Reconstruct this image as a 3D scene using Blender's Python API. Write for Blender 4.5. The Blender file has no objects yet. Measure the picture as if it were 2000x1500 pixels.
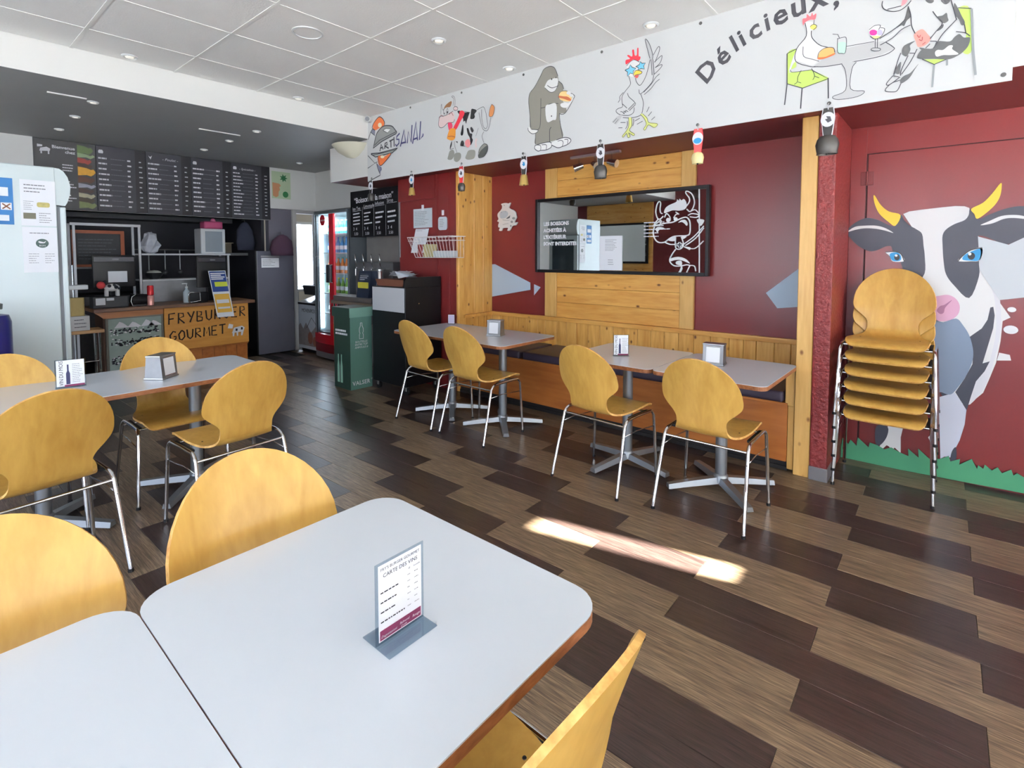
import bpy, bmesh, math, random
from mathutils import Vector, Matrix
random.seed(7)
scene = bpy.context.scene
C = scene.collection
# ------------------------------------------------------------------ camera
YAW, PIT, FPX, CY, H = math.radians(49.5664), math.radians(2.9881), 1016.64, 552.26, 1.42
F_ = Vector((math.sin(YAW)*math.cos(PIT), math.cos(YAW)*math.cos(PIT), -math.sin(PIT)))
R_ = Vector((math.cos(YAW), -math.sin(YAW), 0)); U_ = R_.cross(F_)
cam = bpy.data.objects.new('camera', bpy.data.cameras.new('camera')); C.objects.link(cam)
cam.data.sensor_fit = 'HORIZONTAL'; cam.data.sensor_width = 36; cam.data.lens = FPX/2000*36
cam.data.shift_y = -(750-CY)/2000; cam.data.clip_start = .02
cam.matrix_world = Matrix(((R_.x, U_.x, -F_.x, 0), (R_.y, U_.y, -F_.y, 0), (R_.z, U_.z, -F_.z, H), (0, 0, 0, 1)))
scene.camera = cam
# ------------------------------------------------------------------ sky, sun, exposure
w = bpy.data.worlds.new('sky'); scene.world = w; w.use_nodes = True
bgn = w.node_tree.nodes['Background']; bgn.inputs[0].default_value = (.83, .95, 1.14, 1); bgn.inputs[1].default_value = 9.5
sun = bpy.data.objects.new('sun', bpy.data.lights.new('sun', 'SUN')); C.objects.link(sun)
sun.data.energy = 200; sun.data.angle = .012; sun.data.color = (1, .95, .84)
sun.rotation_euler = Vector((-.23, .97, -.585)).to_track_quat('-Z', 'Y').to_euler()
scene.view_settings.view_transform = 'Standard'; scene.view_settings.look = 'None'
scene.view_settings.gamma = 1; scene.view_settings.use_curve_mapping = False
scene.view_settings.exposure = 0.02
def portal(loc, rot, sx, sy):
    l = bpy.data.lights.new('window_portal', 'AREA'); l.shape = 'RECTANGLE'; l.size = sx; l.size_y = sy; l.cycles.is_portal = True
    o = bpy.data.objects.new('window_portal', l); C.objects.link(o); o.location = loc; o.rotation_euler = rot
portal((-2.96, .6, 1.4), (0, -math.pi/2, 0), 1.9, 7.0)     # daylight through the street windows
portal((.6, -3.16, 1.4), (math.pi/2, 0, 0), 6.8, 1.9)      # and through the glazed wall behind the camera
portal((5.35, 10.04, 1.42), (-math.pi/2, 0, 0), .8, 1.3)
# ------------------------------------------------------------------ materials
def lin(c):
    r = []
    for v in c[:3]:
        v /= 255.; r.append(v/12.92 if v <= .04045 else ((v+.055)/1.055)**2.4)
    return (*r, 1)
MATS = {}
def mat(name, col=(128, 128, 128), rough=.5, metal=0, emit=0, spec=.5, bump=0, bscale=60, var=0, coat=0):
    if name in MATS: return MATS[name]
    m = bpy.data.materials.new(name); m.use_nodes = True; MATS[name] = m
    nt = m.node_tree; b = nt.nodes['Principled BSDF']; c = lin(col)
    b.inputs['Base Color'].default_value = c; b.inputs['Roughness'].default_value = rough
    b.inputs['Metallic'].default_value = metal; b.inputs['Specular IOR Level'].default_value = spec
    if coat: b.inputs['Coat Weight'].default_value = coat; b.inputs['Coat Roughness'].default_value = .12
    if emit:
        b.inputs['Emission Color'].default_value = c; b.inputs['Emission Strength'].default_value = emit
    if var or bump:
        tc = nt.nodes.new('ShaderNodeTexCoord'); n = nt.nodes.new('ShaderNodeTexNoise')
        n.inputs['Scale'].default_value = bscale; n.inputs['Detail'].default_value = 5
        nt.links.new(tc.outputs['Object'], n.inputs['Vector'])
        if var:
            mx = nt.nodes.new('ShaderNodeMix'); mx.data_type = 'RGBA'
            mx.inputs['A'].default_value = [v*(1-var) for v in c[:3]]+[1]; mx.inputs['B'].default_value = [min(1, v*(1+var)) for v in c[:3]]+[1]
            nt.links.new(n.outputs['Fac'], mx.inputs['Factor']); nt.links.new(mx.outputs['Result'], b.inputs['Base Color'])
        if bump:
            bp = nt.nodes.new('ShaderNodeBump'); bp.inputs['Strength'].default_value = bump; bp.inputs['Distance'].default_value = .01
            nt.links.new(n.outputs['Fac'], bp.inputs['Height']); nt.links.new(bp.outputs['Normal'], b.inputs['Normal'])
    return m
def wood(name, c1, c2, axis=1, stretch=14, scale=9, rough=.4, knots=None, coat=0, bump=.05, fine=.35, rnd=True, grey=None):
    """grain running along local axis; c1 dark line, c2 base; optional knots"""
    if name in MATS: return MATS[name]
    m = bpy.data.materials.new(name); m.use_nodes = True; MATS[name] = m
    nt = m.node_tree; N = nt.nodes; Lk = nt.links.new; b = N['Principled BSDF']
    b.inputs['Roughness'].default_value = rough
    if coat: b.inputs['Coat Weight'].default_value = coat; b.inputs['Coat Roughness'].default_value = .15
    tc = N.new('ShaderNodeTexCoord'); vec = tc.outputs['Object']
    if rnd:
        oi = N.new('ShaderNodeObjectInfo'); ml = N.new('ShaderNodeMath'); ml.operation = 'MULTIPLY'; ml.inputs[1].default_value = 37.
        Lk(oi.outputs['Random'], ml.inputs[0]); ad = N.new('ShaderNodeVectorMath'); ad.operation = 'ADD'
        Lk(vec, ad.inputs[0]); Lk(ml.outputs[0], ad.inputs[1]); vec = ad.outputs[0]
    mp = N.new('ShaderNodeMapping'); s = [stretch]*3; s[axis] = 1.; mp.inputs['Scale'].default_value = s; Lk(vec, mp.inputs['Vector'])
    n1 = N.new('ShaderNodeTexNoise'); n1.inputs['Scale'].default_value = scale*.25; n1.inputs['Detail'].default_value = 6; n1.inputs['Distortion'].default_value = .6
    n2 = N.new('ShaderNodeTexNoise'); n2.inputs['Scale'].default_value = scale; n2.inputs['Detail'].default_value = 8
    Lk(mp.outputs[0], n1.inputs['Vector']); Lk(mp.outputs[0], n2.inputs['Vector'])
    mm = N.new('ShaderNodeMix'); mm.inputs['Factor'].default_value = fine; Lk(n1.outputs['Fac'], mm.inputs['A']); Lk(n2.outputs['Fac'], mm.inputs['B'])
    cr = N.new('ShaderNodeValToRGB'); cr.color_ramp.elements[0].position = .32; cr.color_ramp.elements[1].position = .68
    cr.color_ramp.elements[0].color = lin(c1); cr.color_ramp.elements[1].color = lin(c2); Lk(mm.outputs['Result'], cr.inputs['Fac']); out = cr.outputs['Color']
    if grey:
        e = cr.color_ramp.elements.new(.5); e.color = lin(grey)
    if knots:
        kc, ks, kr = knots
        mk = N.new('ShaderNodeMapping'); s = [1.6]*3; s[axis] = 1.; mk.inputs['Scale'].default_value = s; Lk(vec, mk.inputs['Vector'])
        vo = N.new('ShaderNodeTexVoronoi'); vo.inputs['Scale'].default_value = ks; Lk(mk.outputs[0], vo.inputs['Vector'])
        kp = N.new('ShaderNodeValToRGB'); kp.color_ramp.elements[0].position = kr*.5; kp.color_ramp.elements[1].position = kr*1.5
        kp.color_ramp.elements[0].color = (1, 1, 1, 1); kp.color_ramp.elements[1].color = (0, 0, 0, 1); Lk(vo.outputs['Distance'], kp.inputs['Fac'])
        mx = N.new('ShaderNodeMix'); mx.data_type = 'RGBA'; Lk(kp.outputs['Color'], mx.inputs['Factor']); Lk(out, mx.inputs['A']); mx.inputs['B'].default_value = lin(kc); out = mx.outputs['Result']
    Lk(out, b.inputs['Base Color'])
    if bump:
        bp = N.new('ShaderNodeBump'); bp.inputs['Strength'].default_value = bump; bp.inputs['Distance'].default_value = .003
        Lk(mm.outputs['Result'], bp.inputs['Height']); Lk(bp.outputs['Normal'], b.inputs['Normal'])
    return m
def glass(name, tint=(247, 247, 247), refl=.08):
    if name in MATS: return MATS[name]
    m = bpy.data.materials.new(name); m.use_nodes = True; MATS[name] = m; nt = m.node_tree; nt.nodes.remove(nt.nodes['Principled BSDF'])
    t = nt.nodes.new('ShaderNodeBsdfTransparent'); t.inputs[0].default_value = lin(tint); g = nt.nodes.new('ShaderNodeBsdfGlossy'); g.inputs['Roughness'].default_value = .02
    mx = nt.nodes.new('ShaderNodeMixShader'); mx.inputs[0].default_value = refl
    nt.links.new(t.outputs[0], mx.inputs[1]); nt.links.new(g.outputs[0], mx.inputs[2]); nt.links.new(mx.outputs[0], nt.nodes['Material Output'].inputs[0])
    return m
W_ = lambda n, c, **k: mat(n, c, **k)
M = {}
M['white_paint'] = mat('white_paint', (226, 225, 220), .6, bump=.03, bscale=200)
M['ceiling_tile'] = mat('ceiling_tile', (244, 243, 240), .85, bump=.15, bscale=90, var=.02)
M['grid_white'] = mat('grid_white', (242, 241, 236), .5)
M['grey_ceiling'] = mat('grey_ceiling', (160, 162, 163), .55, var=.05, bscale=3)
M['red_wall'] = mat('red_wall', (114, 38, 38), .3, spec=.5, bump=.02, bscale=120, var=.05)
M['red_rough'] = mat('red_rough', (122, 40, 40), .36, bump=1.0, bscale=48, var=.12)
M['dark_red'] = mat('dark_red', (104, 34, 36), .5)
M['pine'] = wood('pine', (202, 142, 62), (236, 188, 106), axis=2, stretch=9, scale=7, rough=.38, knots=((104, 54, 20), 7.5, .11), coat=.12)
M['pine_h'] = wood('pine_h', (198, 136, 58), (230, 178, 96), axis=1, stretch=9, scale=7, rough=.38, knots=((104, 54, 20), 6.5, .10), coat=.12)
M['pine_pale'] = wood('pine_pale', (198, 152, 80), (220, 178, 108), axis=2, stretch=10, scale=7, rough=.42, knots=((124, 78, 34), 5.5, .08), coat=.08)
M['ply_brown'] = wood('ply_brown', (150, 84, 34), (186, 116, 54), axis=1, stretch=7, scale=4, rough=.4, coat=.1)
M['beech'] = wood('beech', (186, 143, 66), (208, 167, 86), axis=2, stretch=10, scale=7, rough=.36, coat=.1, fine=.25, bump=.0)
M['beech_edge'] = wood('beech_edge', (176, 120, 50), (232, 192, 116), axis=0, stretch=1, scale=90, rough=.5, bump=0)
M['floor_light'] = wood('floor_light', (58, 48, 40), (156, 138, 112), axis=1, stretch=26, scale=12, rough=.30, bump=.4, fine=.62, grey=(112, 95, 78))
M['floor_dark'] = wood('floor_dark', (32, 25, 25), (76, 61, 57), axis=1, stretch=22, scale=12, rough=.28, bump=.3, fine=.6)
M['floor_joint'] = mat('floor_joint', (24, 20, 20), .7)
M['laminate'] = mat('laminate', (212, 220, 229), .2, spec=.7)
M['table_edge'] = wood('table_edge', (120, 70, 40), (170, 112, 70), axis=0, stretch=3, scale=60, rough=.5, bump=0)
M['alu'] = mat('alu', (150, 155, 160), .38, .75)
M['chrome'] = mat('chrome', (225, 226, 228), .12, 1.0)
M['steel'] = mat('steel', (160, 160, 160), .3, .9)
M['brushed'] = mat('brushed', (140, 140, 142), .42, .8, var=.12, bscale=30)
M['rubber'] = mat('rubber', (22, 22, 24), .6)
M['black'] = mat('black', (14, 14, 18), .4, spec=.35)
M['charcoal'] = mat('charcoal', (40, 42, 46), .5)
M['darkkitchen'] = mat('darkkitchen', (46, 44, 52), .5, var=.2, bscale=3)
M['cushion'] = mat('cushion', (62, 54, 70), .42, bump=.06, bscale=40)
M['kick'] = mat('kick', (34, 30, 30), .5, var=.3, bscale=14)
M['white_plastic'] = mat('white_plastic', (224, 226, 226), .3)
M['fridge_white'] = mat('fridge_white', (202, 214, 214), .28, var=.02, bscale=2)
M['paper'] = mat('paper', (232, 234, 238), .7)
M['grey_text'] = mat('grey_text', (120, 124, 130), .8)
M['dark_text'] = mat('dark_text', (44, 44, 52), .8)
M['white_text'] = mat('white_text', (222, 222, 226), .7)
M['mirror'] = mat('mirror', (218, 222, 222), .015, 1.0)
M['pane'] = glass('pane'); M['acrylic'] = glass('acrylic', (222, 230, 236))
M['lamp'] = mat('lamp', (255, 250, 235), .4, emit=.45)
M['led'] = mat('led', (225, 240, 255), .4, emit=14.0)
PAL = dict(ape=(138,135,126), artwhite=(228,228,226), bellygrey=(128,144,166), black=(34,34,38), bluegrey=(130,132,152), brown=(150,104,66), bun=(236,204,140), bun2=(222,172,104), coral=(222,106,116), coral2=(226,140,148), cream=(240,232,200), cyan=(116,196,224), darkgrey=(74,78,76), darkgrey2=(92,94,96), figblue=(186,196,202), figgrey=(150,152,148), figwhite=(226,224,218), gold=(220,146,50), grass=(72,150,112), grey=(150,152,150), grey2=(168,174,168), greyart=(190,190,190), hoof=(142,142,134), horn=(236,200,62), ink=(58,58,66), inkblue=(66,66,110), irisblue=(40,140,196), lilac=(196,190,214), lime=(206,212,130), lime2=(184,212,104), lime3=(206,210,140), magenta=(208,44,138), maroon=(134,52,56), maroon2=(196,86,80), mint=(186,220,202), muralleg=(204,208,222), muralpale=(216,216,220), muralwhite=(224,224,222), navy=(52,50,100), nosepink=(214,164,190), nostril=(168,116,146), olive=(120,124,60), orange=(224,116,62), paleblue=(176,194,210), patty=(180,96,62), patty2=(196,104,58), pink=(222,138,140), pink2=(224,144,136), pinkish=(224,200,198), red=(206,44,62), red2=(214,60,96), skygrey=(196,202,206), slate=(66,68,80), steelart=(140,146,148), tan=(198,130,80), white=(230,232,232), yellow=(236,204,76), yellow2=(222,214,108))
for k_, c_ in PAL.items(): M['art_'+k_] = mat('print_'+k_, c_, .5)
# ------------------------------------------------------------------ geometry helpers: a shape is (verts, faces)
def P_box(lo, hi):
    x0, y0, z0 = lo; x1, y1, z1 = hi
    v = [(x0,y0,z0),(x1,y0,z0),(x1,y1,z0),(x0,y1,z0),(x0,y0,z1),(x1,y0,z1),(x1,y1,z1),(x0,y1,z1)]
    return v, [(0,3,2,1),(4,5,6,7),(0,1,5,4),(1,2,6,5),(2,3,7,6),(3,0,4,7)]
def P_bbox(lo, hi, b=.005, seg=2):
    bm = bmesh.new(); v, f = P_box(lo, hi); vs = [bm.verts.new(p) for p in v]
    for q in f: bm.faces.new([vs[i] for i in q])
    bmesh.ops.bevel(bm, geom=bm.edges[:], offset=b, segments=seg, affect='EDGES', profile=.7)
    bm.verts.index_update(); out = ([tuple(x.co) for x in bm.verts], [tuple(x.index for x in q.verts) for q in bm.faces]); bm.free(); return out
def cat(*s):
    V, Fc = [], []
    for v, f in s:
        n = len(V); V += list(v); Fc += [tuple(i+n for i in q) for q in f]
    return V, Fc
def frame3(d):
    d = Vector(d).normalized(); a = Vector((0, 0, 1)) if abs(d.z) < .9 else Vector((1, 0, 0)); u = d.cross(a).normalized(); return u, d.cross(u).normalized()
def P_cyl(p0, p1, r0, r1=None, n=16, caps=True):
    r1 = r0 if r1 is None else r1; p0, p1 = Vector(p0), Vector(p1); u, v = frame3(p1-p0); V = []
    for p, r in ((p0, r0), (p1, r1)):
        for i in range(n):
            a = 2*math.pi*i/n; V.append(tuple(p+u*(r*math.cos(a))+v*(r*math.sin(a))))
    Fc = [(i, (i+1) % n, n+(i+1) % n, n+i) for i in range(n)]
    if caps: Fc += [tuple(range(n-1, -1, -1)), tuple(range(n, 2*n))]
    return V, Fc
def P_tube(pts, r, n=8, caps=True):
    pts = [Vector(p) for p in pts]; V = []; Fc = []; m = len(pts); up = None
    for i, p in enumerate(pts):
        d = (pts[min(i+1, m-1)]-pts[max(i-1, 0)]).normalized()
        if up is None: up = frame3(d)[0]
        u = (up-d*up.dot(d)).normalized(); up = u; v = d.cross(u)
        for k in range(n):
            a = 2*math.pi*k/n; V.append(tuple(p+u*(r*math.cos(a))+v*(r*math.sin(a))))
        if i:
            o = (i-1)*n; Fc += [(o+k, o+(k+1) % n, o+n+(k+1) % n, o+n+k) for k in range(n)]
    if caps: Fc += [tuple(range(n-1, -1, -1)), tuple(range((m-1)*n, m*n))]
    return V, Fc
def P_lathe(prof, o=(0, 0, 0), n=20, arc=None):
    """prof: (radius, height) pairs about the vertical through o"""
    V, Fc = [], []; m = len(prof)
    for r, z in prof:
        for i in range(n):
            a = 2*math.pi*i/n; V.append((o[0]+r*math.cos(a), o[1]+r*math.sin(a), o[2]+z))
    for j in range(m-1):
        for i in range(n):
            Fc.append((j*n+i, j*n+(i+1) % n, (j+1)*n+(i+1) % n, (j+1)*n+i))
    Fc += [tuple(range(n-1, -1, -1)), tuple(range((m-1)*n, m*n))]
    return V, Fc
def P_prism(poly, z0, z1, axes='xyz'):
    """poly 2D in the first two axes, extruded along the third"""
    ix = ['xyz'.index(a) for a in axes]; n = len(poly); V = []
    for z in (z0, z1):
        for a, b in poly:
            p = [0, 0, 0]; p[ix[0]] = a; p[ix[1]] = b; p[ix[2]] = z; V.append(tuple(p))
    return V, [tuple(range(n-1, -1, -1)), tuple(range(n, 2*n))]+[(i, (i+1) % n, n+(i+1) % n, n+i) for i in range(n)]
def rrect(x0, y0, x1, y1, r, n=5):
    out = []
    for cx, cy, a0 in ((x1-r, y1-r, 0), (x0+r, y1-r, 90), (x0+r, y0+r, 180), (x1-r, y0+r, 270)):
        for i in range(n+1):
            a = math.radians(a0+90*i/n); out.append((cx+r*math.cos(a), cy+r*math.sin(a)))
    return out
def disc(cx, cy, rx, ry=None, n=20):
    ry = ry or rx; return [(cx+rx*math.cos(2*math.pi*i/n), cy+ry*math.sin(2*math.pi*i/n)) for i in range(n)]
def P_sphere(c, r, n=14, m=9, sc=(1, 1, 1)):
    prof = [(math.sin(math.pi*i/m)*r, -math.cos(math.pi*i/m)*r) for i in range(m+1)]; prof[0] = (r*.02, -r); prof[-1] = (r*.02, r)
    v, f = P_lathe(prof, (0, 0, 0), n); return [(c[0]+a*sc[0], c[1]+b*sc[1], c[2]+d*sc[2]) for a, b, d in v], f
OFF = {}
def link(o, parent=None):
    C.objects.link(o)
    if parent: o.parent = parent
    return o
def tag(o, label=None, cat_=None, group=None, kind=None):
    if label: o['label'] = label
    if cat_: o['category'] = cat_
    if group: o['group'] = group
    if kind: o['kind'] = kind
    return o
def thing(name, label, cat_, loc=(0, 0, 0), group=None, rz=0):
    o = bpy.data.objects.new(name, None); o.empty_display_size = .05; link(o); o.location = loc; o.rotation_euler = (0, 0, rz); OFF[o.name] = Vector(loc)
    return tag(o, label, cat_, group)
def obj(name, shape, m, parent=None, label=None, cat_=None, group=None, kind=None, smooth=False, mats=None, fm=None):
    """one mesh object from a shape given in world coordinates (or local ones when the parent stands at the origin)"""
    V, Fc = shape
    if parent is not None: off = OFF[parent.name]
    else:
        xs, ys, zs = zip(*V); off = Vector(((min(xs)+max(xs))/2, (min(ys)+max(ys))/2, min(zs)))
    me = bpy.data.meshes.new(name); me.from_pydata([tuple(Vector(p)-off) for p in V], [], Fc)
    for mm in (mats or [m]): me.materials.append(M[mm] if isinstance(mm, str) else mm)
    if fm: me.polygons.foreach_set('material_index', fm)
    if smooth is True: me.polygons.foreach_set('use_smooth', [True]*len(me.polygons))
    elif smooth:
        me.polygons.foreach_set('use_smooth', [True]*len(me.polygons)); me.set_sharp_from_angle(angle=math.radians(smooth))
    bmn = bmesh.new(); bmn.from_mesh(me); bmesh.ops.recalc_face_normals(bmn, faces=bmn.faces); bmn.to_mesh(me); bmn.free()
    me.update(); o = bpy.data.objects.new(name, me); link(o, parent)
    if parent is None: o.location = off
    OFF[o.name] = off
    return tag(o, label, cat_, group, kind)
def copy_tree(o, parent=None):
    c = o.copy(); link(c, parent); OFF[c.name] = OFF.get(o.name, Vector((0, 0, 0)))
    for ch in list(o.children): copy_tree(ch, c)
    return c
def smooth_pts(P, closed):
    n = len(P); out = []
    for i in range(n if closed else n-1):
        g = lambda k: P[k % n] if closed else P[max(0, min(n-1, k))]
        p0, p1, p2, p3 = g(i-1), g(i), g(i+1), g(i+2)
        for s in range(4):
            t = s/4; out.append(tuple(.5*(2*p1[k]+(p2[k]-p0[k])*t+(2*p0[k]-5*p1[k]+4*p2[k]-p3[k])*t*t+(3*p1[k]-p0[k]-3*p2[k]+p3[k])*t**3) for k in (0, 1)))
    if not closed: out.append(tuple(P[-1]))
    return out
def ribbon(P, wd):
    """flat stroke: two sides of a polyline"""
    Lf, Rt = [], []; n = len(P)
    for i, p in enumerate(P):
        a, b = P[max(0, i-1)], P[min(n-1, i+1)]; dx, dy = b[0]-a[0], b[1]-a[1]; d = math.hypot(dx, dy) or 1e-6
        nx, ny = -dy/d*wd/2, dx/d*wd/2; Lf.append((p[0]+nx, p[1]+ny)); Rt.append((p[0]-nx, p[1]-ny))
    return Lf, Rt
def art_shapes(shapes, X0, step=.0001, depth=0):
    """flat print on a plane x = X0, each later shape a hair nearer to the room (-x)"""
    V, Fc, fm, names = [], [], [], []
    for i, (k, col, wd, q) in enumerate(shapes):
        P = [(q[j]/1000, q[j+1]/1000) for j in range(0, len(q), 2)]; x = X0-.0004-i*step
        if 'art_'+col not in names: names.append('art_'+col)
        mi = names.index('art_'+col); n = len(V)
        if k in 'Ff':
            if k == 'F': P = smooth_pts(P, True)
            if depth:
                v, f = P_prism([(a, b) for a, b in P], X0, x-depth, 'yzx'); V += v; Fc += [tuple(a+n for a in t) for t in f]; fm += [mi]*len(f)
            else:
                V += [(x, a, b) for a, b in P]; Fc.append(tuple(range(n, n+len(P)))); fm.append(mi)
        else:
            if k == 'L': P = smooth_pts(P, False)
            Lf, Rt = ribbon(P, wd/1000); m = len(P); V += [(x, a, b) for a, b in Lf]+[(x, a, b) for a, b in Rt]
            for j in range(m-1): Fc.append((n+j, n+j+1, n+m+j+1, n+m+j)); fm.append(mi)
    return (V, Fc), names, fm
def art(name, key, parent, keep=None, drop=None, depth=0, **kw):
    X0, sh = ART[key]
    if keep: sh = [s for s in sh if s[1] in keep]
    if drop: sh = [s for s in sh if s[1] not in drop]
    shp, names, fm = art_shapes(sh, X0, depth=depth)
    return obj(name, shp, None, parent, mats=names, fm=fm, **kw)
def text_shape(s, size, o, right, up, align='LEFT', spacing=1.0, shear=0, ext=0, bold=0):
    cu = bpy.data.curves.new('t', 'FONT'); cu.body = s; cu.size = size; cu.align_x = align; cu.space_character = spacing; cu.shear = shear; cu.resolution_u = 2; cu.extrude = ext; cu.offset = bold
    t = bpy.data.objects.new('t', cu); me = bpy.data.meshes.new_from_object(t)
    o, right, up = Vector(o), Vector(right).normalized(), Vector(up).normalized(); nrm = right.cross(up)
    V = [tuple(o+right*v.co.x+up*v.co.y+nrm*v.co.z) for v in me.vertices]; Fc = [tuple(p.vertices) for p in me.polygons]
    bpy.data.objects.remove(t); bpy.data.curves.remove(cu); bpy.data.meshes.remove(me); return V, Fc
def quad(o, right, up, wd, ht):
    o, r, u = Vector(o), Vector(right).normalized()*wd, Vector(up).normalized()*ht; return [tuple(o), tuple(o+r), tuple(o+r+u), tuple(o+u)], [(0, 1, 2, 3)]
def textlines(o, right, up, wd, ht, rows, rnd, fill=.45, cols=((0, 1),)):
    """illegible small print: short bars in rows"""
    S = []; o, right, up = Vector(o), Vector(right).normalized(), Vector(up).normalized()
    for i in range(rows):
        z = ht*(1-(i+.5)/rows)-ht/rows*fill/2
        for a, b in cols:
            x = a*wd; e = (a+(b-a)*rnd.uniform(.55, 1))*wd
            while x < e-.002:
                l = min(rnd.uniform(.05, .16)*wd, e-x); S.append(quad(o+right*x+up*z, right, up, l, ht/rows*fill)); x += l+.012*wd+.001
    return cat(*S)
XM, YP, ZP = Vector((0, -1, 0)), Vector((0, 1, 0)), Vector((0, 0, 1))   # reading direction on the bench wall is -y
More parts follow.
